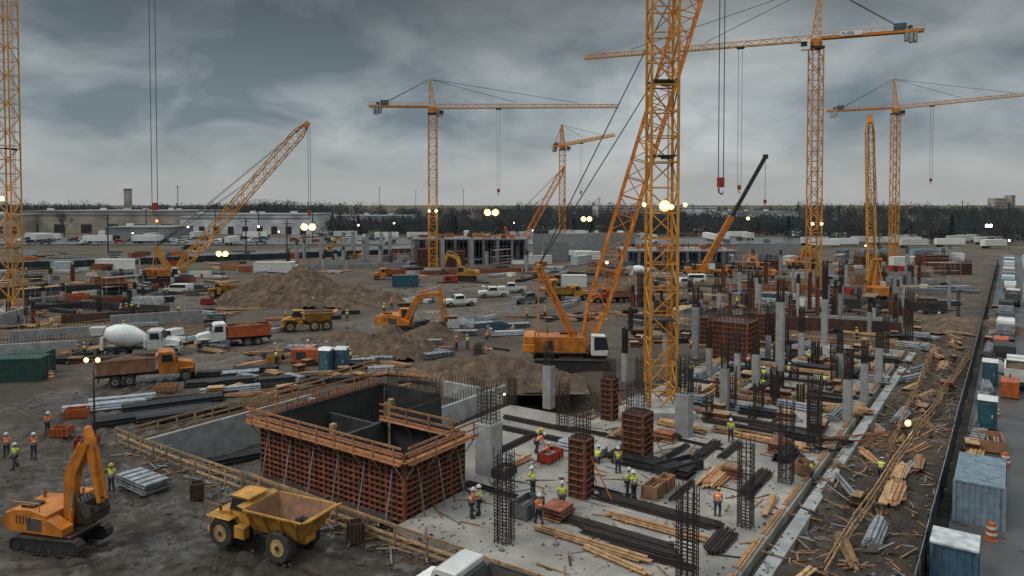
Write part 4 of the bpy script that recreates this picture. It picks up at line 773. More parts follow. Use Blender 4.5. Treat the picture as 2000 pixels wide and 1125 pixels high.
def bundle(kind,L,n,k=0):
    def f():
        b=B(); rr=random.Random(k)
        if kind=='rebar':
            for j in range(3):
                for i in range(n-j*2): b.beam((-L/2+rr.uniform(-.4,.4),(i-(n-j*2)/2)*.11+rr.uniform(-.04,.04),.1+j*.08),(L/2+rr.uniform(-.4,.4),(i-(n-j*2)/2)*.11+rr.uniform(-.06,.06),.1+j*.08),.07,'rebar')
            for t in(-.3,.3): b.box((L*t,0,.03),(.12,n*.12,.08),'lumber')
        elif kind=='lumber':
            for j in range(3):
                for i in range(n-j): b.beam((-L/2+rr.uniform(-.4,.4),(i-(n-j)/2)*.24+rr.uniform(-.08,.08),.14+j*.1),(L/2+rr.uniform(-.4,.4),(i-(n-j)/2)*.24+rr.uniform(-.1,.1),.14+j*.1),.2,'lumber' if rr.random()<.75 else 'lumber_red',.08)
            for t in(-.3,.3): b.box((L*t,0,.05),(.12,n*.24,.1),'lumber_red')
        elif kind=='pipe':
            for j in range(3):
                for i in range(n-j): b.cyl((-L/2+rr.uniform(-.1,.1),(i-(n-j)/2)*.26,.14+j*.22),(L/2,(i-(n-j)/2)*.26,.14+j*.22),.12,'galv',n=8)
        elif kind=='panel':
            for j in range(5): 
                b.box((rr.uniform(-.1,.1),rr.uniform(-.1,.1),.1+j*.16),(L,n*.2,.05),'galv',rz=rr.uniform(-.05,.05))
                for i in range(6): b.box((-L/2+L*i/5,0,.16+j*.16),(.07,n*.2,.06),'grey_steel')
        elif kind=='steel':
            for j in range(2):
                for i in range(n-j): b.box((rr.uniform(-.2,.2),(i-(n-j)/2)*.34,.17+j*.3),(L,.05,.28),'dark_steel').box((rr.uniform(-.01,.01),(i-(n-j)/2)*.34,.05+j*.3),(L,.24,.04),'dark_steel').box((0,(i-(n-j)/2)*.34,.31+j*.3),(L,.24,.04),'dark_steel')
        elif kind=='ply':
            for j in range(8): b.box((rr.uniform(-.1,.1),rr.uniform(-.1,.1),.12+j*.09),(L*.4,n*.2,.07),rr.choice(['lumber','form_rib','form_panel']),rz=rr.uniform(-.06,.06))
        return b.mesh(kind+'_stack')
    return cached((kind,L,n,k),f)
LBL={'rebar':('rebar_bundle','stack of dark rusty reinforcing bars on timbers','rebar'),'lumber':('lumber_stack','loose stack of sawn timber boards','lumber'),'pipe':('pipe_stack','stack of grey steel pipes','pipes'),'panel':('panel_stack','stack of grey steel formwork panels','panels'),'steel':('steel_beam_stack','stack of dark steel beams','steel beams'),'ply':('plywood_stack','stack of rust red plywood shuttering sheets','plywood')}
def put(kind,px,py,L,n,rz,z=None,k=None):
    x,y=G(px,py,SZ if z is None else z); nm,lb,ct=LBL[kind]
    zz=SZ if onslab(x,y) else gz(x,y)
    T(nm,lb,ct,(x,y,zz),rz,bundle(kind,L,n,R.randrange(3) if k is None else k),group=nm.replace('_',' ')+'s on site')
for a in [('rebar',1190,1040,8,10,RB),('rebar',1280,1000,8,12,RB),('rebar',1230,1065,6,9,RB),('lumber',1150,1068,7,3,RB),('lumber',1280,1035,6,3,RB),('rebar',1405,1060,3,12,RA),('lumber',1395,935,4,7,RA),('rebar',1475,945,5,10,RA),('rebar',1380,880,4,10,RA),('rebar',1425,880,4,7,RA),
 ('rebar',1050,830,7,8,RB),('rebar',1040,850,6,8,RB),('rebar',1480,828,9,10,RB),('rebar',1560,850,8,8,RB),('rebar',1440,835,6,8,RB),('lumber',1590,800,8,6,RB),('lumber',1540,790,7,6,RB),('rebar',1600,770,7,8,RB),('lumber',1500,775,6,5,RB),('rebar',1210,880,4,8,RA),('rebar',1000,870,5,8,RA),('lumber',1380,770,6,6,RA),('lumber',1440,755,5,4,RA),('lumber',1330,800,5,5,RB),('rebar',1640,790,6,7,RA),('lumber',1600,730,6,5,RB),('rebar',1560,745,7,7,RB),('lumber',1660,720,6,5,RB),('rebar',1690,700,6,6,RB),('lumber',1620,705,6,4,RB),('rebar',1500,705,6,6,RB),('lumber',1450,780,5,4,RB),
 ('ply',1090,1010,4,7,RA),('ply',1520,880,5,6,RA),('ply',1300,860,4,6,RB),('lumber',1140,880,4,3,RB),('ply',1460,740,5,6,RA),('rebar',1260,1090,5,6,RB+.1),('lumber',1200,1100,4,2,RB-.15),('rebar',1170,850,5,6,RB),('lumber',1290,780,5,4,RA),('rebar',1150,790,6,6,RB),('lumber',1100,800,5,4,RB),('pipe',1560,800,4,4,RB),('lumber',1660,770,5,4,RA),('ply',1600,840,5,6,RA),('ply',1700,740,5,6,RB),('pipe',1230,780,4,4,RA),('rebar',960,960,4,5,RB),('lumber',1010,905,3,3,RA),('rebar',1330,960,4,5,RA),('lumber',1500,990,4,2,RA+.1),('rebar',1180,960,3,4,RB),('ply',1430,930,3,5,RB)]: put(*a)
rr=random.Random(31)
for i in range(95):
    x,y=W(rr.uniform(16,76),rr.uniform(-18.8,-1)); 
    if math.hypot(x-MXY[0],y-MXY[1])<4: continue
    k=rr.choice(['lumber','lumber','rebar','rebar','steel','pipe','ply']); nm,lb,ct=LBL[k]; T(nm,lb,ct,(x,y,SZ),rr.choice([RA,RB])+rr.uniform(-.12,.12),bundle(k,rr.choice([3,4,6]),rr.choice([4,6]),0),group=nm.replace('_',' ')+'s on site')
for i in range(34):
    x,y=W(rr.uniform(4,95),rr.uniform(-26.3,-21.5)); k=rr.choice(['lumber','lumber','rebar','pipe','ply','lumber']); nm,lb,ct=LBL[k]; T(nm,lb,ct,(x,y,gz(x,y)),RA+rr.uniform(-.5,.5),bundle(k,rr.choice([3,4]),rr.choice([2,3,4]),0),group=nm.replace('_',' ')+'s on site')
for a in [('panel',280,950,4,9,RB),('steel',370,810,9,7,rad(30)),('steel',300,815,10,7,rad(30)),('steel',420,840,8,5,rad(35)),('pipe',205,800,7,5,rad(25)),('steel',340,790,9,6,rad(30)),('pipe',240,785,6,5,rad(25)),('steel',560,745,6,5,rad(20)),('steel',430,750,7,6,rad(20)),('panel',470,735,4,8,rad(20)),('steel',500,725,5,6,rad(10)),('lumber',770,712,5,6,rad(-30)),('lumber',745,705,5,5,rad(20)),('lumber',860,720,4,5,rad(60)),('lumber',1740,985,4,5,RA),('lumber',1755,935,3,4,RA),('pipe',1705,1050,3.5,4,RA),('lumber',1810,830,5,4,RA+.3),('lumber',1650,1090,4,3,RA+.4),('lumber',1790,880,4,3,RA-.3),('ply',1850,760,4,6,RA),('lumber',1700,900,4,3,RA+.5),('lumber',1840,720,5,5,RA),('lumber',40,640,8,5,.2),('steel',120,680,9,5,.2),('lumber',200,655,8,4,.1),('lumber',480,605,7,4,.1),('pipe',170,650,9,5,.15),('lumber',130,645,9,5,.1),('ply',420,770,4,6,.3),('lumber',500,770,6,4,.3),
 ('panel',900,655,5,9,.1),('panel',930,640,6,9,.4),('pipe',990,655,5,6,.2),('lumber',720,735,5,4,.5),('lumber',800,735,6,4,-.3),('panel',850,700,3,7,.6),('lumber',700,700,4,5,1.),('steel',410,735,6,5,.2),('pipe',450,765,6,5,.4),('lumber',620,730,4,5,.2),('ply',560,765,5,6,.5),('rebar',500,755,7,9,.3),('rebar',380,775,8,9,.4),('panel',1010,640,4,7,.3),('lumber',890,735,5,5,.8),('steel',650,745,5,5,.2),('ply',880,625,5,7,.2),('pipe',950,625,5,5,1.),('lumber',1020,620,5,5,.1),('panel',590,685,4,7,.1),('lumber',520,690,5,5,.2)]: put(*a,z=0)
rr=random.Random(11)
def offroad(px,py):
    x,y=G(px,py); 
    for r_ in(rp,rp3):
        for (x0,y0),(x1,y1) in zip(r_[:-1],r_[1:]):
            L2=(x1-x0)**2+(y1-y0)**2; t=max(0,min(1,((x-x0)*(x1-x0)+(y-y0)*(y1-y0))/L2))
            if math.hypot(x-x0-t*(x1-x0),y-y0-t*(y1-y0))<5.: return False
    return not (480<px<780 and 535<py<610) and not(990<px<1230 and py>630) and not onslab(x,y) and not (855<px<1060 and 553<py<612)
n=0
while n<720:
    q=rr.random()
    if q<.48: px=rr.uniform(1040,1880); py=rr.uniform(505,680)
    elif q<.72: px=rr.uniform(0,1040); py=rr.uniform(492,600)
    elif q<.86: px=rr.uniform(0,480); py=rr.uniform(585,720)
    else: px=rr.uniform(400,1040); py=rr.uniform(600,760)
    if not offroad(px,py): n+=.2; continue
    if 200<px<390 and py>640: continue
    k=rr.choice(['lumber','lumber','rebar','steel','panel','pipe','ply','rebar']); put(k,px,py,[4,6,9][rr.randrange(3)] if py<600 or px<400 else 3,[5,9][rr.randrange(2)] if py<600 else 5,rr.choice([RB,RA,0.1,RB])+rr.uniform(-.15,.15),z=0,k=0); n+=1
for i in range(85):
    px=rr.uniform(1230,1880); py=rr.uniform(510,655)
    if offroad(px,py): column(px,py,py-rr.uniform(22,52)*(py-398)/170,rr.uniform(6,10),kind=rr.choice('rrccf'),z0=0,rt=None)
for i in range(40):
    px=rr.uniform(10,360); py=rr.uniform(545,640); 
    if offroad(px,py): column(px,py,py-rr.uniform(15,34),7,kind=rr.choice('rrcf'),z0=0)
for i in range(22):
    px=rr.uniform(560,1040); py=rr.uniform(500,535); column(px,py,py-rr.uniform(15,40),7,kind=rr.choice('rcc'),z0=0)
def scaf(w,l,h):
    def f():
        b=B()
        for lv in range(int(h/2)+1):
            z=lv*2
            for x in np.arange(-w/2,w/2+.1,w/3):
                for y_ in(-l/2,l/2): 
                    if lv<int(h/2): b.beam((x,y_,z),(x,y_,z+2),.08,'galv')
            for y_ in(-l/2,l/2): b.beam((-w/2,y_,z),(w/2,y_,z),.07,'galv').beam((-w/2,y_,z+1),(w/2,y_,z+1),.05,'galv')
            if lv: b.box((0,0,z),(w,l,.06),'lumber')
        return b.mesh('scaffold')
    return cached(('sc',w,l,h),f)
for (px,py,w,h) in [(1330,650,6,4),(1300,600,8,6),(1470,560,8,6),(1560,560,9,6),(1640,540,9,6),(1180,540,9,6),(1790,600,6,4),(1840,560,8,6),(1700,620,6,4),(80,600,8,4),(240,575,8,4),(980,525,9,6),(790,520,8,6),(1380,620,6,4),(1510,615,6,4)]:
    T('scaffold','grey steel tube scaffold with timber decks','scaffold',G(px,py),rr.choice([RA,RB,.1]),scaf(w,2,h),group='scaffold towers')
cols=['orange_paint','red_paint','blue','white_paint','tarp','rust_bin','rust_bin','bin_dark','form_rib','grey_steel']
def crate(col,w,l,h):
    def f():
        b=B().tub((-l/2,l/2,-w/2,w/2),(-l/2,l/2,-w/2,w/2),.1,h,.06,col)
        for i in range(5):
            for s_ in(-1,1): b.box((-l/2+l*i/4,s_*(w/2+.03),h/2),(.1,.06,h-.1),col)
        for s_ in(-1,1): b.box((0,s_*w*.35,.05),(l,.12,.1),'lumber')
        for i in range(5): b.beam((-l*.4,-w*.3+i*w*.15,.2+h*.4),(l*.42,-w*.32+i*w*.15,h*.6),.1,rr.choice(['lumber','rebar','galv']))
        return b.mesh('material_bin')
    return cached(('cr',col,w,l,h),f)
for i in range(150):
    px=rr.uniform(420,1850) if i%3 else rr.uniform(0,420); py=rr.uniform(498,600)
    if not offroad(px,py): continue
    c=rr.choice(cols); T('material_bin',c.split('_')[0]+' steel bin filled with site materials','bin',G(px,py),rr.choice([RA,0,.2]),crate(c,*rr.choice([(2.,4,1.3),(1.4,2.2,1.1),(2.4,5,1.7)])),group='material bins')
for (px,py,c,rz,w,l,h) in [(1325,922,'form_dark',RA-.4,1.4,3.6,.8),(1278,968,'rust_bin',RA,1,1.8,.9),(1300,955,'rust_bin',RA,.8,1.2,.9),(1030,1005,'grey_steel',RA,1.2,2,1),(1075,900,'red_paint',RA,1,2,.8),(385,972,'form_panel',.4,.8,.8,1.1),(695,1056,'form_panel',.4,.8,.8,1.2),(325,765,'rust_bin',.2,1.2,2,.8),(535,710,'machine_yellow',.2,1.2,1.6,1),(1570,925,'rust_bin',RA,1,1.4,.9),(970,645,'blue',.4,2,3,1.2),(900,640,'tarp',.1,2,4,1.2),(925,632,'tarp',.5,2,4,1.2),(150,815,'orange_paint',.3,1.2,1.8,.9),(170,870,'red_paint',.3,1,1.6,.8),(120,850,'orange_paint',.1,1,1.4,.8),(985,930,'bin_dark',RA,1,1.6,.7)]:
    x,y=G(px,py,.1); z=SZ if onslab(x,y) else gz(x,y)
    T('material_bin','open '+c.split('_')[0]+' site bin holding offcuts and tools','bin',(x,y,z),rz,crate(c,w,l,h))
for a,bb,c in [(29.5,-29.8,'orange_paint'),(37,-30,'rust_bin'),(52,-34,'orange_paint'),(70,-30,'tarp'),(88,-30,'grey_steel')]: T('material_bin','open site bin on the wet asphalt','bin',(*W(a,bb),.13),RA+.1,crate(c,1.6,3,1.0))
for i in range(44):
    a=rr.uniform(30,130); bb=rr.choice([rr.uniform(-29.2,-28.6),rr.uniform(-29.2,-28.6),rr.uniform(-38,-36)]); x,y=W(a,bb)
    k=rr.choice(['lumber','ply','pipe','panel']); nm,lb,ct=LBL[k]; T(nm,lb,ct,(x,y,.13),RA+rr.uniform(-.1,.1),bundle(k,4,5,0),group=nm.replace('_',' ')+'s on site')
def rail(p,q,label='rough timber guardrail of boards and posts',group='timber guardrails',h=1.1,z=None,m='lumber'):
    p=Vec((*p,0));q=Vec((*q,0));L=(q-p).length; n=max(1,round(L/6))
    for i in range(n):
        a=p.lerp(q,i/n);c=p.lerp(q,(i+1)/n); l=(c-a).length; ang=math.atan2(c.y-a.y,c.x-a.x); za=gz(a.x,a.y) if z is None else z; zc=gz(c.x,c.y) if z is None else z
        ps=[];k=3; po=cached(('post',h,m),lambda:B().beam((0,0,-.2),(.04,.03,h+.1),.1,m).mesh('post'))
        for j in range(k): ps.append(('post',po,dict(loc=(l*j/k,0,(zc-za)*j/k))))
        for hh in(.15,.6,1.05): ps.append(('rail',B().beam((-.2,.06,hh*h+R.uniform(-.06,.06)),(l+.2,.06,hh*h+zc-za+R.uniform(-.06,.06)),.05,m,.15).mesh('rail')))
        T('timber_guardrail',label,'guardrail',(a.x,a.y,za),ang,ps,group=group)
rail(W(-3,30),W(-3.,1)); rail(W(-3,0.5),W(-2.4,-14)); rail(W(-1.5,29.3),W(14,29.3)); rail(G(1895,700),G(1610,1120)); rail(G(470,800),G(735,720)); rail(G(0,665),G(330,622)); rail(G(360,640),G(0,690)); rail(G(1500,665),G(1750,680)); rail(G(1600,872,0),G(1740,862,0),m='lumber_red'); rail(W(78,-19),W(78,0)); rail(G(1060,575),G(1400,560)); rail(W(26,.6),W(26,10)); rail(W(30,-23.5),W(75,-23)); rail(G(0,720),G(200,690)); rail(G(430,640),G(330,665)); rail(W(27,1.2),W(50,1.2))
for i in range(15):
    x,y=W(3+i*5,-19.3); T('edge_board','timber edge board lying along the slab','board',(x,y,SZ+.003),RA+R.uniform(-.02,.02),cached('eb',lambda:B().box((0,0,.08),(4.7,.06,.16),'lumber').box((0,.25,.04),(4.2,.2,.05),'lumber_red').mesh('edge_board')),group='slab edge boards')
def fence(p,q,h,label,seg=6,m='screen'):
    p=Vec((*p,0));q=Vec((*q,0));L=(q-p).length;n=round(L/seg); d=(q-p).normalized();ang=math.atan2(d.y,d.x)
    def f():
        b=B();N=24;vs=[]
        for i in range(N+1):
            x=seg*i/N
            for z in(.05,h*.33,h*.66,h): vs.append((x,.06*sin(i*1.3)+.03*sin(i*2.9+z)+.07*sin(z+i*.5),z+(.05*sin(i*.8) if z==h else 0)))
        b.add(vs,[(i*4+j,(i+1)*4+j,(i+1)*4+j+1,i*4+j+1) for i in range(N) for j in range(3)],m)
        return b.mesh('mesh_screen',sm=True),B().cyl((0,0,-.3),(0,0,h+.1),.04,'galv',n=6).mesh('post'),B().cyl((0,0,h),(seg,0,h),.03,'galv',n=6).mesh('top_rail')
    s_,po,tr=cached(('fn',h,seg,m),f)
    for i in range(n):
        a=p.lerp(q,i/n); T('site_fence',label,'fence',(a.x,a.y,gz(a.x,a.y)),ang,[('mesh_screen',s_),('post',po),('post',po,dict(loc=(seg/2,0,0))),('top_rail',tr)],group='fence panels')
fence(W(-6,-27.5),W(250,-27.5),2.0,'dark green windscreen fence on steel posts')
fence(G(-60,530),G(1000,488),2.2,'green screened fence along the public road',10)
b=B(); rs=random.Random(5)
for i in range(11000):
    u=rs.random(); mudpart=False
    if u<.45: x,y=W(rs.uniform(0,100),rs.uniform(-27,-20))
    elif u<.66: x,y=W(rs.uniform(-2,75),rs.uniform(-19,0))
    elif u<.74: x,y=W(rs.uniform(-4,-1),rs.uniform(-15,30))
    elif u<.92: x,y=G(rs.uniform(-50,1900),rs.uniform(560,760))
    else: x,y=G(rs.uniform(-50,1000),rs.uniform(760,1110)); mudpart=True
    z=SZ if onslab(x,y) else gz(x,y); a,b_=ab(x,y)
    if 0<a<13 and 0<b_<15: continue
    s=rs.uniform(.03,.11) if rs.random()<.95 else rs.uniform(.11,.26)
    if rs.random()<.14 and not mudpart: b.box((x,y,z+.04),(rs.uniform(.4,2.6),.11,.05),rs.choice(['lumber','lumber','lumber_red','galv','rebar']),rz=rs.uniform(0,3.1),ry=rs.uniform(-.05,.05))
    else: b.box((x,y,z+s*.2),(s*1.3,s,s*.7),rs.choice(['dirt','dirt','dirt','concrete_dark','concrete_dark']),rz=rs.uniform(0,3),ry=rs.uniform(-.5,.5),rx=rs.uniform(-.5,.5))
o=mk('rubble',b.mesh('rubble'),(0,0,0),0,None,'scattered stones, offcuts and rubble over the site'); o['kind']='stuff';o['category']='rubble'
def mound(px,py,w,l,h,label,seed=0,rz=0,z=0):
    rs=np.random.RandomState(seed); n=70; u=np.linspace(-1,1,n); U,Vv=np.meshgrid(u,u); r=np.hypot(U,Vv)
    ang=np.arctan2(Vv,U); rr_=r*(1+.12*np.sin(3*ang+seed)+.08*np.sin(7*ang))
    hh=np.clip(1-rr_,0,1)**.85
    ns=sum(np.sin(U*k*2.1+rs.rand()*6+2*np.sin(Vv*k))*np.sin(Vv*k*2.3+rs.rand()*6)/k for k in(2,4,7,12,19))
    hz=h*hh*(1+.26*ns)+h*.08*(rs.rand(n,n)-.5)*(hh>0.02)-.25
    b=B(); b.add([(float(U[i,j]*w/2),float(Vv[i,j]*l/2),float(hz[i,j])) for i in range(n) for j in range(n)],[(i*n+j,i*n+j+1,(i+1)*n+j+1,(i+1)*n+j) for i in range(n-1) for j in range(n-1)],'dirt')
    T('dirt_mound',label,'dirt mound',(*G(px,py),z),rz,b.mesh('dirt_mound',sm=True))
mound(575,588,28,24,7.6,'large brown spoil heap beside the haul road',1); mound(700,592,24,16,4.2,'lower brown spoil heap beside the haul road',4)
mound(765,692,14,10,4.2,'pile of loose brown soil below the excavator',2); mound(840,664,11,8,2.8,'small soil pile near the bucket',3); mound(960,740,16,12,3.6,'bank of excavated soil behind the slab',5); mound(1040,745,12,9,2.4,'soil bank beside the crawler crane',6)
mound(1395,590,22,12,3.,'brown soil heap between formworks',7); mound(1850,640,14,30,2.2,'soil berm beside the fence',8,rz=RA); mound(1240,560,20,12,3,'soil heap near the red machines',9); mound(440,930,6,5,1.4,'dirt heap in the pit',10,z=-3); mound(1650,590,14,9,2,'low soil heap by the crane',12); mound(880,730,10,8,2.2,'small soil heap near the pit',13); mound(680,660,9,6,1.6,'small churned soil heap',14)
def lamppost(px,py,tp,label,m='lamp',le=0,r=.28,arms=2):
    x,y=G(px,py);h=V(px,tp,y).z; aw=max(.5,r*1.5)
    ps=[('pole',B().cyl((0,0,0),(0,0,h),.09,'dark_steel',.06).box((0,0,h),(aw*2.4,.08,.08),'dark_steel').mesh('pole'))]
    for s_ in ((-aw,aw) if arms==2 else (0,)): ps.append(('lamp_head',B().box((0,.2,0),(r*1.6,.2,r*1.6),'dark_steel').mesh('lamp_head'),dict(loc=(s_,-.1,h),ch=[('lamp_lens',bulb(r,m),dict(loc=(0,-.1,0)))])))
    T('floodlight_mast',label,'light mast',(x,y,gz(x,y)),0,ps)
    if le: lamp_light((x,y-.8,h-.4),le)
lamppost(185,855,702,'slim site light mast with two lit lamps',le=40,r=.18)
for a in [(603,520,443,'lamp',600,.9,2),(960,500,415,'lamp',600,1.05,2),(435,548,496,'lamp',300,.6,2),(1145,500,428,'lamp',300,.8,2),(368,470,443,'lamp',0,.5,1),(1460,500,427,'lamp',0,.55,1),(1930,480,441,'lamp_cool',0,.6,2),(308,520,432,'red_light',0,.35,1),(1185,560,512,'lamp',0,.35,1),(505,470,442,'lamp_cool',0,.35,1),(1005,455,437,'lamp_cool',0,.45,1),(700,470,440,'lamp',0,.5,1),(1970,490,470,'lamp',0,.4,1),(1040,470,450,'lamp_cool',0,.35,1),(1690,510,480,'lamp',0,.3,1),(770,470,436,'lamp',0,.4,1),(260,480,455,'lamp',0,.35,1),(545,475,452,'lamp',0,.35,1)]:
    lamppost(a[0],a[1],a[2],'tall pole with bright lit floodlight',a[3],a[4],a[5],a[6])
lamppost(1770,868,826,'short tripod work light glowing beside the trench',le=30,r=.22,arms=1); lamppost(985,792,768,'small glowing work light near the pit',le=12,r=.1,arms=1)
T('street_pole','leaning dark steel pole beside the road','pole',(*W(18.5,-34),.1),0,B().cyl((0,0,0),(.6,0,9),.12,'dark_steel',.09).mesh('street_pole'))
# ---------------- people
def skin(name,vs,es,rd,m,sub=1):
    me=bpy.data.meshes.new(name); me.from_pydata(vs,es,[]); o=bpy.data.objects.new(name,me); C.objects.link(o)
    o.modifiers.new('s','SKIN'); 
    for i,r in enumerate(rd): me.skin_vertices[0].data[i].radius=(r,r) if not isinstance(r,tuple) else r
    me.skin_vertices[0].data[0].use_root=True
    sb=o.modifiers.new('u','SUBSURF'); sb.levels=sub; sb.render_levels=sub
    dg=bpy.context.evaluated_depsgraph_get(); out=bpy.data.meshes.new_from_object(o.evaluated_get(dg)); bpy.data.objects.remove(o); out.name=name
    out.materials.clear(); out.materials.append(MT[m]); out.polygons.foreach_set('use_smooth',[True]*len(out.polygons)); return out
def pose(k):
    lean=0;pz=.95;kn=[(.02,.11,.5),(.03,-.11,.5)];an=[(0,.13,.08),(0,-.13,.08)];el=[(-.02,.07,-.28),(-.02,-.07,-.28)];wr=[(.07,.06,-.53),(.07,-.06,-.53)]
    if k==1: kn=[(.16,.1,.52),(.02,-.1,.5)];an=[(.26,.1,.08),(-.28,-.1,.12)];el=[(-.12,.06,-.26),(.08,-.06,-.27)];wr=[(-.06,.07,-.5),(.26,-.05,-.45)]
    if k==2: lean=.95;pz=.9;kn=[(.12,.13,.48),(.08,-.15,.48)];el=[(.06,.05,-.28),(.1,-.05,-.27)];wr=[(.15,0,-.5),(.2,0,-.5)]
    if k==3: lean=.12;el=[(.08,.1,-.26),(.14,-.08,-.22)];wr=[(.3,.02,-.22),(.38,-.02,-.14)]
    if k==4: lean=.5;pz=.42;kn=[(.42,.16,.5),(.38,-.16,.42)];an=[(.1,.16,.08),(-.02,-.16,.08)];el=[(.14,.06,-.22),(.14,-.06,-.22)];wr=[(.36,.0,-.34),(.36,0,-.34)]
    def ro(p): x,y,z=p; return (x*cos(lean)+z*sin(lean),y,-x*sin(lean)+z*cos(lean)+pz)
    V_=[];E=[];Rd=[]
    def a(p,r,par=None):
        V_.append(p);Rd.append(r)
        if par is not None:E.append((par,len(V_)-1))
        return len(V_)-1
    pe=a((0,0,pz),(.15,.11));sp=a(ro((0,0,.2)),(.13,.1),pe);chs=a(ro((0,0,.42)),(.15,.11),sp);nk=a(ro((.0,0,.56)),.055,chs);h0=a(ro((.03,0,.63)),.075,nk);h1=a(ro((.025,0,.72)),.095,h0);h2=a(ro((.01,0,.79)),.07,h1)
    a(ro((.125,0,.68)),.018,h1)
    vest=[list(V_[:3]),[(0,1),(1,2)],[(.175,.135),(.16,.13),(.18,.14)]]; tv=[(0,0,pz)];te=[];tr=[(.165,.13)]
    for i,s_ in((0,1),(1,-1)):
        sh=ro((0,s_*.19,.45)); q=a(sh,.065,chs); e=tuple(sh[j]+el[i][j] for j in range(3)); w=tuple(sh[j]+wr[i][j] for j in range(3))
        ei=a(e,.045,q);wi=a(w,.03,ei); d=Vec(w)-Vec(e);d.normalize(); pm=Vec(w)+d*.07; pi_=a(tuple(pm),(.04,.022),wi)
        for f in range(4): a(tuple(pm+d*(.075-.008*abs(f-1))+Vec((.02,0,-.01))+Vec((1,0,0))*(f-1.5)*.022),.0085,pi_)
        a(tuple(Vec(w)+d*.06+Vec((.045,s_*-.015,0))),.01,wi)
        vest[0]+=[sh,tuple(Vec(sh).lerp(Vec(e),.55))]; n=len(vest[0]); vest[1]+=[(2,n-2),(n-2,n-1)]; vest[2]+=[.085,.062]
        hp=(0,s_*.1,pz-.06); hi=a(hp,.09,pe);k_=a(kn[i],.06,hi);ak=a(an[i],.042,k_);a((an[i][0]+.17,an[i][1],an[i][2]-.04),.035,ak)
        tv+=[hp,kn[i],(an[i][0],an[i][1],an[i][2]+.05)];n=len(tv);te+=[(0,n-3),(n-3,n-2),(n-2,n-1)];tr+=[.115,.085,.07]
    bo=skin('person',V_,E,Rd,'skin'); ve=skin('vest',*vest,'vest_orange'); trm=skin('trousers',tv,te,tr,'jeans')
    bts=[]
    for i in range(2): x,y,z=an[i]; bts.append(B().box((x+.06,y,z-.02),(.3,.11,.12),'boot').box((x,y,z+.08),(.12,.11,.14),'boot').mesh('boot',.02))
    hc=Vec(ro((.02,0,.755)))
    b=B().lathe([(.155,0),(.125,.01),(.125,.06),(.09,.12),(.02,.145)],'hat_white',14); b.box((.12,0,.005),(.12,.16,.015),'hat_white'); hm=b.mesh('hard_hat',sm=True)
    fc=B()
    for s_ in(-1,1): q=Vec(ro((.115,s_*.035,.705))); fc.box(q,(.02,.025,.015),'dark_steel')
    q=Vec(ro((.11,0,.64))); fc.box(q,(.02,.05,.01),'red_paint'); fm=fc.mesh('face')
    hb=B().lathe([(.1,-.09),(.108,-.03),(.1,.02)],'boot',12).mesh('hair')
    c=Vec(ro((0,0,.25))); sm=B().lathe([(.168,-.03),(.17,.03)],'stripe',14).mesh('reflective_band')
    return bo,ve,trm,bts,hm,hc,lean,fm,hb,sm,c
PO=[pose(i) for i in range(5)]
def recol(me,m):
    def f(): q=me.copy(); q.materials.clear(); q.materials.append(MT[m]); return q
    return cached((me.name,m),f)
POSN=['standing','walking','bending','with raised forearms','crouching']
def person(px,py,v='y',hat='w',k=0,f=0,z=None):
    x,y=G(px,py,SZ if z is None else z); bo,ve,tr,bts,hm,hc,lean,fm,hb,sm,c=PO[k]; vm='vest_yellow' if v=='y' else 'vest_orange'
    zz=SZ if onslab(x,y) else gz(x,y)
    lb='worker %s in %s vest and %s hard hat'%(POSN[k],'yellow' if v=='y' else 'orange','white' if hat=='w' else 'yellow')
    o=T('person',lb,'person',(x,y,zz),f,bo,s=1.08)
    parts(o,[('safety_vest',recol(ve,vm),dict(ch=[('reflective_band',sm,dict(loc=tuple(c),rot=(0,lean,0)))])),('trousers',tr),('boot',bts[0]),('boot',bts[1]),('hard_hat',recol(hm,'hat_white' if hat=='w' else 'hat_yellow'),dict(loc=tuple(hc),rot=(0,lean,0))),('face',fm),('hair',hb,dict(loc=tuple(hc),rot=(0,lean,0)))])
PP=[(13,893,'o','w',0,-1.2),(30,918,'y','w',1,-1.8),(66,895,'o','w',0,-1),(93,850,'o','w',3,-.5),(218,957,'y','y',0,-1.5),(1098,998,'y','w',0,1.6),(1053,1025,'o','w',1,2),(921,1012,'o','w',3,.3),(936,1006,'y','w',0,3),(1041,967,'y','w',3,2.2),(1225,968,'y','w',3,-.4),(1238,975,'y','w',0,2.2),(1207,923,'y','w',0,-1.5),(1047,885,'o','w',2,.3),(1062,896,'o','w',4,.2),(1049,868,'y','y',2,-1),(1427,862,'y','w',3,-1.8),(1584,932,'y','w',1,2.5),(891,684,'o','w',0,-.8),(913,681,'y','w',0,3.6),(678,626,'y','w',0,-1.5),(765,603,'o','w',1,2),(605,600,'o','w',0,1),(613,602,'o','w',3,3),(629,599,'o','w',0,-1),(684,712,'y','y',1,2),(165,697,'y','w',0,-1),(150,622,'o','w',2,0),(235,615,'y','w',3,1),(258,611,'y','w',0,2),(270,612,'y','w',3,0),(247,613,'o','w',0,3),(1487,768,'y','y',2,1),(1541,742,'y','w',1,0),(950,662,'o','w',4,1),(962,657,'y','y',2,3),(1401,1008,'o','y',2,1.2),(540,714,'y','y',0,1),(820,800,'o','w',1,1.4),(1492,750,'y','w',0,1),(1530,720,'o','w',3,-1),(1610,760,'y','w',2,1),(1165,905,'y','w',4,1),(1720,930,'y','w',2,1),(1350,740,'y','w',0,1),(1460,720,'o','w',2,1),(1580,715,'y','w',0,2),(1400,700,'o','w',1,1)]
for i in range(90):
    px=rr.uniform(20,1860);py=rr.uniform(510,700)
    if offroad(px,py): PP.append((px,py,rr.choice('yo'),rr.choice('wwy'),rr.randrange(5),rr.uniform(0,6)))
for p in PP: person(*p,z=SZ if p[0]>880 and p[1]>690 else 0)
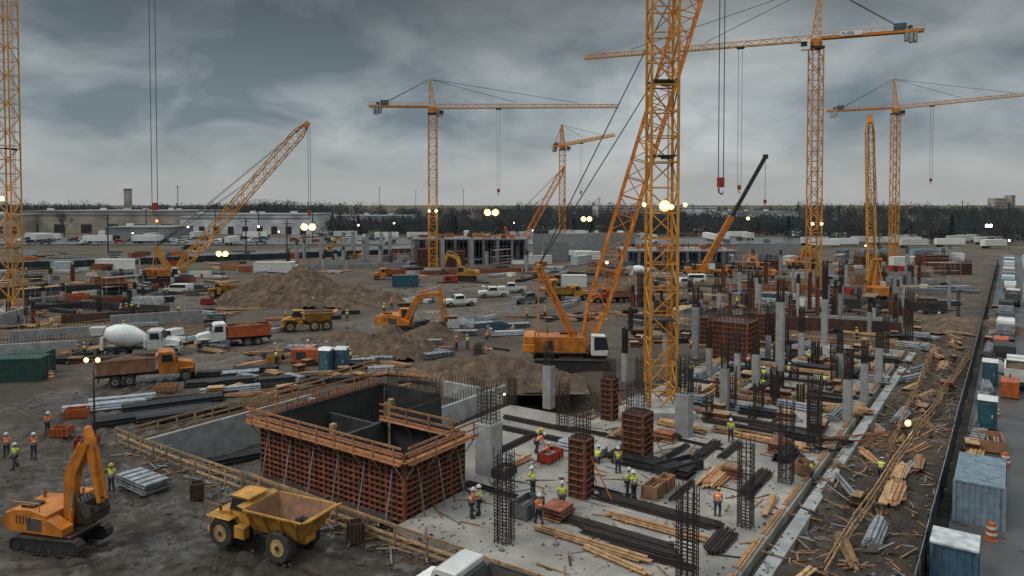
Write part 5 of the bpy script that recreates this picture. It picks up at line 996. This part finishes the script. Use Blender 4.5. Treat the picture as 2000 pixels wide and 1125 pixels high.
# ---------------- frames in mid distance
def frame(pxa,pxb,py,tp,depth,label,cols_=8):
    (x0,y0),(x1,y1)=G(pxa,py),G(pxb,py); L=math.hypot(x1-x0,y1-y0); h=V(pxa,tp,y0).z; a=math.atan2(y1-y0,x1-x0)
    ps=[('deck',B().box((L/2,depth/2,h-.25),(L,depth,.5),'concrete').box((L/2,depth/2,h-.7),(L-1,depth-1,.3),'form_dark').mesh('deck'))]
    cm=B().box((0,0,(h-.5)/2),(.9,.9,h-.5),'concrete').mesh('column')
    for i in range(cols_+1):
        for j in range(3): ps.append(('column',cm,dict(loc=(L*i/cols_*.98+.4,.6+j*(depth-1.2)/2,0))))
    b=B(); n=int(L/1.3)
    for i in range(n+1):
        x=L*i/n
        for yy in(-.2,1.8,4): b.beam((x,yy,0),(x,yy,h-.5),.13,'blue' if i%3 else 'form_rib')
    for z in(h*.3,h*.6,h*.85): b.beam((0,-.2,z),(L,-.2,z),.11,'blue')
    ps.append(('shoring',b.mesh('shoring')))
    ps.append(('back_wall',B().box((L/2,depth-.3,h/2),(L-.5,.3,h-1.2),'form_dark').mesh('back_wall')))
    b=B()
    for i in range(int(L/2)+1): b.beam((i*2,-.1,h),(i*2,-.1,h+1.2),.12,'orange_paint')
    for z in(.5,1.15): b.beam((0,-.1,h+z),(L,-.1,h+z),.1,'orange_paint',.2)
    for i in range(50): x=R.uniform(.5,L-.5);yy=R.uniform(.5,depth-.5); b.beam((x,yy,h),(x,yy,h+R.uniform(1,2.2)),.08,'rebar')
    ps.append(('guardrail',b.mesh('guardrail')))
    for i in range(9): ps.append(('deck_formwork',B().box((0,0,.6),(R.uniform(1.5,4),1.5,R.uniform(.6,1.6)),rr.choice(['form_rib','lumber_red','rust_bin','form_dark'])).mesh('deck_formwork'),dict(loc=(R.uniform(2,L-3),R.uniform(1,depth-2),h))))
    T('unfinished_building',label,'building',(x0,y0,0),a,ps)
frame(803,1030,516,466,18,'unfinished concrete building with shoring and orange guardrails'); frame(1222,1440,522,489,20,'low unfinished concrete deck on dense blue shoring',9)
for i,(px,py,tp) in enumerate([(628,516,462),(672,514,462),(717,512,458),(762,508,456),(865,524,466),(922,524,466),(967,514,460),(1010,508,455),(690,500,460),(745,498,458)]): column(px,py,tp,10,rt=tp-8,z0=0,rz=.1)
rwall(G(1040,505),G(1240,500),0,9,'tall pale concrete core wall',.6,1.5); rwall(G(1060,512),G(1110,510),0,7,'grey concrete core wall panel',.6); rwall(G(1440,515),G(1560,512),0,6,'pale concrete wall with formwork',.6,1)
for (px,py,tp,w,l) in [(830,520,486,5,5),(890,520,490,6,4),(1500,530,508,7,4),(1700,520,500,9,4),(1820,520,498,8,5),(1860,535,514,8,5)]: fblock(px,py,tp,w,l,rz=.1)
def warehouse(pa,pb,py,z,depth,label,wall='wall_beige',doors=6):
    (x0,y0),(x1,y1)=G(pa,py),G(pb,py); L=math.hypot(x1-x0,y1-y0); a=math.atan2(y1-y0,x1-x0); b0=gz(x0,y0)
    ps=[('wall',B().box((L/2,depth/2,z/2-1),(L,depth,z+2),wall).mesh('wall')),('roof',B().box((L/2,depth/2,z+.25),(L+.8,depth+.8,.5),'roof_grey').mesh('roof'))]
    for i in range(int(L/18)): ps.append(('roof_unit',B().box((0,0,1.2),(R.uniform(2,5),3,1.6),'white_paint').mesh('roof_unit'),dict(loc=(8+i*18+R.uniform(-3,3),R.uniform(8,depth-8),z))))
    ps.append(('trim_band',B().box((L/2,-.06,z*.82),(L,.1,z*.08),'roof_grey').mesh('trim_band')))
    for i in range(doors): ps.append(('loading_door',B().box((0,-.05,z*.2),(L/doors*.4,.12,z*.4),'form_dark').mesh('loading_door'),dict(loc=(L*(i+.5)/doors,0,0))))
    T('warehouse',label,'warehouse',(x0,y0,b0),a,ps)
warehouse(38,352,456,14.5,90,'long beige flat roofed warehouse with dark loading doors'); warehouse(352,606,458,12.5,70,'white flat roofed industrial building','wall_white',9)
warehouse(-120,40,458,12,60,'low beige warehouse behind the road'); warehouse(640,800,446,8,50,'low white distribution shed','wall_white',7); warehouse(1170,1400,437,13,60,'white flat roofed building at the wood edge','wall_white',5); warehouse(205,330,470,7,30,'dark grey low industrial unit','roof_grey',3); warehouse(1420,1560,440,9,40,'grey shed beyond the site','wall_white',4)
v=V(250,400,800); T('distant_tower','distant square grey tower block','tower',(v.x,v.y,5),0,[('shaft',B().box((0,0,15),(6,6,32),'wall_beige').mesh('shaft')),('cap',B().box((0,0,31.3),(7,7,1),'roof_grey').mesh('cap'))])
def block(px,d,w,h,label):
    v=V(px,400,d); b=B().box((0,0,h/2),(w,15,h),'wall_beige'); 
    for i in range(5): b.box((0,-7.6,h*(i+.5)/5),(w*.9,.2,h*.07),'roof_grey')
    T('distant_building',label,'building',(v.x,v.y,6),0,b.mesh('distant_building'))
block(1948,1000,18,22,'far pale multi storey block on the skyline'); block(1972,1000,5,26,'far slim tower on the skyline')
for px,tp,d in [(347,362,600),(210,400,500),(420,398,450),(575,392,520),(610,400,380),(741,365,800),(905,370,800),(1170,385,520),(1640,400,420),(1690,395,500),(505,405,400),(285,405,420),(660,400,500),(1560,392,520),(1880,392,620),(150,398,520),(812,372,900),(1260,388,500),(210,420,290),(480,425,280),(560,430,300)]:
    v=V(px,tp,d); z0=gz(v.x,d); b=B().beam((0,0,0),(0,0,v.z-z0),.4,'dark_steel').beam((-2,0,v.z-z0-1.5),(2,0,v.z-z0-1.5),.25,'dark_steel')
    T('utility_pole','tall dark utility pole with crossarm','utility pole',(v.x,d,z0),0,b.mesh('utility_pole'),group='utility poles')
def trailer(): return cached('trl',lambda:[('box_body',B().box((0,0,2.6),(13,2.5,2.8),'white_paint').mesh('box_body')),('chassis',B().box((0,0,1),(12.6,1.4,.3),'dark_steel').mesh('chassis'))]+[wp(.5,.5,x,s_) for x in(-5,-3.8) for s_ in(-1,1)])
rr=random.Random(21)
for i in range(210):
    px=rr.uniform(40,1560); py=rr.uniform(450,476)
    if 38<px<606 and py<463: py=rr.uniform(463,478)
    if rr.random()<.2: T('box_trailer','white box trailer parked in the lot','trailer',G(px,py,.4)+(.4,),rr.choice([0,.1,1.57]),trailer(),group='parked trailers')
    else: 
        x,y=G(px,py,.4); pickup((x,y,.4),rr.choice([0,1.57,.2]),'parked vehicle in the distant lot',rr.choice(['white_paint','dark_steel','grey_steel','red_paint','blue','white_paint']),rr.random()<.6,group='vehicles parked in the lot')
for i in range(18):
    px=rr.uniform(1560,1990); py=rr.uniform(462,490)
    T('box_trailer','white box trailer by the tree line','trailer',G(px,py),rr.choice([0,.1,.3]),trailer(),group='parked trailers')
# ---------------- trees
def wood():
    rs=np.random.RandomState(9); n=3600
    d=np.concatenate([rs.uniform(350,560,n//2),rs.uniform(560,900,n-n//2)]); px=rs.uniform(-1,1,n)
    V_=[];
    for i in range(n):
        y=d[i]; x=px[i]*y*1.02
        pxx=1000+1400*x/y
        if pxx<640 and y<610: y=y*.3+560
        elif 640<=pxx<1560 and y<440: y+=rs.choice([90,150])
        x=px[i]*y*1.02
        z=float(H(x,y)); h=rs.uniform(7,13.5)*(1.0 if y<600 else 1.15)*(1+.2*math.sin(x*.02)+.12*math.sin(x*.071+1))+(1.5 if pxx<700 else 0)
        ns=100; c=rs.normal(size=(ns,3)); c/=np.linalg.norm(c,axis=1)[:,None]; rr_=rs.uniform(.2,1.1,ns)**.6
        con=rs.rand()<.1; wdt=rs.uniform(4,7.5)*(.5 if con else 1)
        cz=h*.5+c[:,2]*h*.48*rr_; sc=wdt*rr_*(np.clip(1.2-cz/h,.1,1) if con else 1)
        P=np.stack([x+c[:,0]*sc,y+c[:,1]*sc,z+cz],-1)
        s=rs.uniform(.2,.6,ns)[:,None]
        a=rs.normal(size=(ns,3)); a/=np.linalg.norm(a,axis=1)[:,None]; b_=np.cross(a,rs.normal(size=(ns,3))); b_/=np.linalg.norm(b_,axis=1)[:,None]
        V_.append(np.stack([P-a*s*1.3-b_*s*.6,P+a*s*1.2-b_*s*.6,P+a*s*1.1+b_*s*.7,P-a*s+b_*s*.6],1).reshape(-1,3))
        V_.append(np.array([[x-.2,y,z],[x+.2,y,z],[x+.1,y,z+h*.55],[x-.1,y,z+h*.55]]))
    V_=np.concatenate(V_); nf=len(V_)//4
    me=bpy.data.meshes.new('woodland'); me.vertices.add(len(V_)); me.vertices.foreach_set('co',V_.ravel()); me.loops.add(nf*4); me.loops.foreach_set('vertex_index',np.arange(nf*4)); me.polygons.add(nf); me.polygons.foreach_set('loop_start',np.arange(0,nf*4,4)); me.polygons.foreach_set('loop_total',np.full(nf,4)); me.update(); me.validate()
    m=bpy.data.materials.new('foliage_hazed'); m.use_nodes=True; nt=m.node_tree; L=nt.links.new; nt.nodes.clear()
    tc=nd(nt,'ShaderNodeTexCoord'); n1=nd(nt,'ShaderNodeTexNoise'); n1.inputs['Scale'].default_value=.04; n1.inputs['Detail'].default_value=4; L(tc.outputs['Object'],n1.inputs[0])
    mx=nd(nt,'ShaderNodeMixRGB'); mx.inputs[1].default_value=(.055,.07,.078,1); mx.inputs[2].default_value=(.085,.085,.08,1); mr=nd(nt,'ShaderNodeMapRange'); mr.inputs[1].default_value=.4; mr.inputs[2].default_value=.6; L(n1.outputs[0],mr.inputs[0]); L(mr.outputs[0],mx.inputs[0])  # lightened bluish tones paint distance haze into the foliage colour
    d1=nd(nt,'ShaderNodeBsdfDiffuse'); d2=nd(nt,'ShaderNodeBsdfTranslucent'); L(mx.outputs[0],d1.inputs[0]); L(mx.outputs[0],d2.inputs[0]); ms=nd(nt,'ShaderNodeMixShader'); ms.inputs[0].default_value=.5; L(d1.outputs[0],ms.inputs[1]); L(d2.outputs[0],ms.inputs[2]); o_=nd(nt,'ShaderNodeOutputMaterial'); L(ms.outputs[0],o_.inputs[0])
    me.materials.append(m)
    o=mk('woodland',me,(0,0,0),0,None,'dark winter woodland belt along the horizon'); o['kind']='stuff'; o['category']='wood'
wood()
def bare(seed,h):
    rs=random.Random(seed); tr=B(); cr=B()
    def br(p,d,l,r,lv):
        q=p+d*l; (tr if lv<2 else cr).cyl(p,q,r,'bark',r*.7,n=5 if lv<2 else 3)
        if lv==5: return
        for i in range(3 if lv else 5):
            nd_=(d*.8+Vec((rs.uniform(-1,1),rs.uniform(-1,1),rs.uniform(-.1,.8)))*.75).normalized(); br(p.lerp(q,rs.uniform(.55,1)),nd_,l*rs.uniform(.6,.8),r*.6,lv+1)
    br(Vec((0,0,0)),Vec((0,0,1)),h*.3,h*.018,0); return tr.mesh('trunk'),cr.mesh('crown')
bt=[bare(s,16) for s in(1,2,3)]
for i,(px,d) in enumerate([(125,430),(980,420),(995,440),(1150,400),(1660,380),(1700,370),(1820,360),(60,560),(480,500),(880,430),(1960,350),(1240,430),(1580,400),(660,470),(740,480),(1450,430)]):
    v=V(px,430,d); t,c=bt[i%3]; T('bare_tree','leafless deciduous tree at the wood edge','tree',(v.x,d),i*1.3,[('trunk',t),('crown',c)],group='bare trees',s=.95 if i else 1.3)
def fir(seed,h=12):
    rs=random.Random(seed); b=B()
    for i in range(900):
        t=rs.random()**.7; r=(1-t)*h*.24*rs.uniform(.5,1.1); a=rs.uniform(0,6.28); p=Vec((r*cos(a),r*sin(a),h*(.08+.92*t)-r*.3)); s=rs.uniform(.2,.45)
        u=Vec((cos(a),sin(a),-.4))*s*1.3; w=Vec((-sin(a),cos(a),rs.uniform(-.4,.4)))*s*.6; b.add([p-u-w,p+u-w*.3,p+u+w*.3,p-u+w],[(0,1,2,3)],'fir')
    return B().cyl((0,0,0),(0,0,h*.95),.2,'bark',.03,6).mesh('trunk'),b.mesh('crown')
mat('fir',(.03,.048,.042),.95,v=.5,sc=1,dirt=0)
ft=[fir(1),fir(2)]
for i,(px,py) in enumerate([(883,462),(1155,470),(890,465),(1860,470),(1858,475),(1120,460),(700,465),(1540,470),(650,452),(665,455)]): t,c=ft[i%2]; T('fir_tree','dark green conifer at the edge of the site','tree',G(px,py),i,[('trunk',t),('crown',c)],group='conifers',s=1.1)
# ---------------- world, sun, camera
w=bpy.data.worlds.new('World'); SC.world=w; w.use_nodes=True; nt=w.node_tree; L=nt.links.new; bg=nt.nodes['Background']
tc=nd(nt,'ShaderNodeTexCoord'); sx=nd(nt,'ShaderNodeSeparateXYZ'); L(tc.outputs['Generated'],sx.inputs[0])
def ma(op,a,b=0.):
    n=nd(nt,'ShaderNodeMath',operation=op)
    for k,v in((0,a),(1,b)):
        if isinstance(v,(int,float)): n.inputs[k].default_value=v
        else: L(v,n.inputs[k])
    return n.outputs[0]
zc=ma('MAXIMUM',sx.outputs[2],0.0); den=ma('ADD',zc,.32)
cb=nd(nt,'ShaderNodeCombineXYZ'); L(ma('DIVIDE',sx.outputs[0],den),cb.inputs[0]); L(ma('DIVIDE',sx.outputs[1],den),cb.inputs[1])
def noise(sc,loc,s,det,r,dist):
    mp=nd(nt,'ShaderNodeMapping'); mp.inputs['Scale'].default_value=sc; mp.inputs['Location'].default_value=loc; L(cb.outputs[0],mp.inputs[0])
    n1=nd(nt,'ShaderNodeTexNoise'); n1.inputs['Scale'].default_value=s;n1.inputs['Detail'].default_value=det;n1.inputs['Roughness'].default_value=r;n1.inputs['Distortion'].default_value=dist; L(mp.outputs[0],n1.inputs[0]); return n1.outputs[0]
nn=ma('ADD',ma('MULTIPLY',noise((.9,.95,1),(3.3,1.9,0),.95,4,.5,.35),.55),ma('MULTIPLY',noise((1.4,1.25,1),(9.3,4.9,0),2.2,8,.55,.3),.45))
cr=nd(nt,'ShaderNodeValToRGB'); e=cr.color_ramp.elements; e[0].position=.38;e[0].color=(.15,.19,.215,1); e[1].position=.62;e[1].color=(.52,.55,.55,1); x_=cr.color_ramp.elements.new(.5); x_.color=(.32,.36,.378,1)
L(nn,cr.inputs[0])
mr=nd(nt,'ShaderNodeMapRange'); mr.interpolation_type='SMOOTHSTEP'; L(zc,mr.inputs[0]); mr.inputs[1].default_value=.0;mr.inputs[2].default_value=.12;mr.inputs[3].default_value=.85;mr.inputs[4].default_value=0
mh=nd(nt,'ShaderNodeMixRGB'); mh.inputs[2].default_value=(.40,.41,.40,1); L(mr.outputs[0],mh.inputs[0]); L(cr.outputs[0],mh.inputs[1])
cv=nd(nt,'ShaderNodeValToRGB'); L(zc,cv.inputs[0]); ee=cv.color_ramp.elements; ee[0].position=0;ee[0].color=(.24,.24,.24,1);ee[1].position=.8;ee[1].color=(.74,.74,.74,1)
for p_,v_ in((.13,.265),(.27,.125),(.36,.18),(.5,.42)): q=cv.color_ramp.elements.new(p_); q.color=(v_,v_,v_,1)
fac=ma('MULTIPLY',cv.outputs[0],4.)
mm=nd(nt,'ShaderNodeVectorMath',operation='SCALE'); L(mh.outputs[0],mm.inputs[0]); L(fac,mm.inputs['Scale'])
sk=nd(nt,'ShaderNodeTexSky',sky_type='NISHITA'); sk.sun_disc=False; sk.sun_elevation=rad(48); sk.sun_rotation=rad(-110)
s2=nd(nt,'ShaderNodeVectorMath',operation='SCALE'); L(sk.outputs[0],s2.inputs[0]); s2.inputs['Scale'].default_value=.003
aa=nd(nt,'ShaderNodeVectorMath',operation='ADD'); L(mm.outputs[0],aa.inputs[0]); L(s2.outputs[0],aa.inputs[1]); L(aa.outputs[0],bg.inputs[0]); bg.inputs[1].default_value=1.
sl=bpy.data.lights.new('sun','SUN'); sl.energy=1.25; sl.angle=rad(16); sl.color=(1,.92,.82); so=bpy.data.objects.new('sun',sl); C.objects.link(so)
sd_=Vec((sin(rad(-110))*cos(rad(48)),cos(rad(-110))*cos(rad(48)),sin(rad(48)))); so.rotation_euler=sd_.to_track_quat('Z','Y').to_euler()
cam=bpy.data.cameras.new('camera'); cam.lens=25.2; cam.sensor_width=36; cam.shift_y=-(562.5-CY)/2000; cam.clip_end=20000; cam.clip_start=.5; co=bpy.data.objects.new('camera',cam); C.objects.link(co); co.location=(0,0,CZ); co.rotation_euler=(math.pi/2-PT,0,0); SC.camera=co
SC.view_settings.view_transform='Standard'; SC.view_settings.look='None'; SC.view_settings.exposure=0
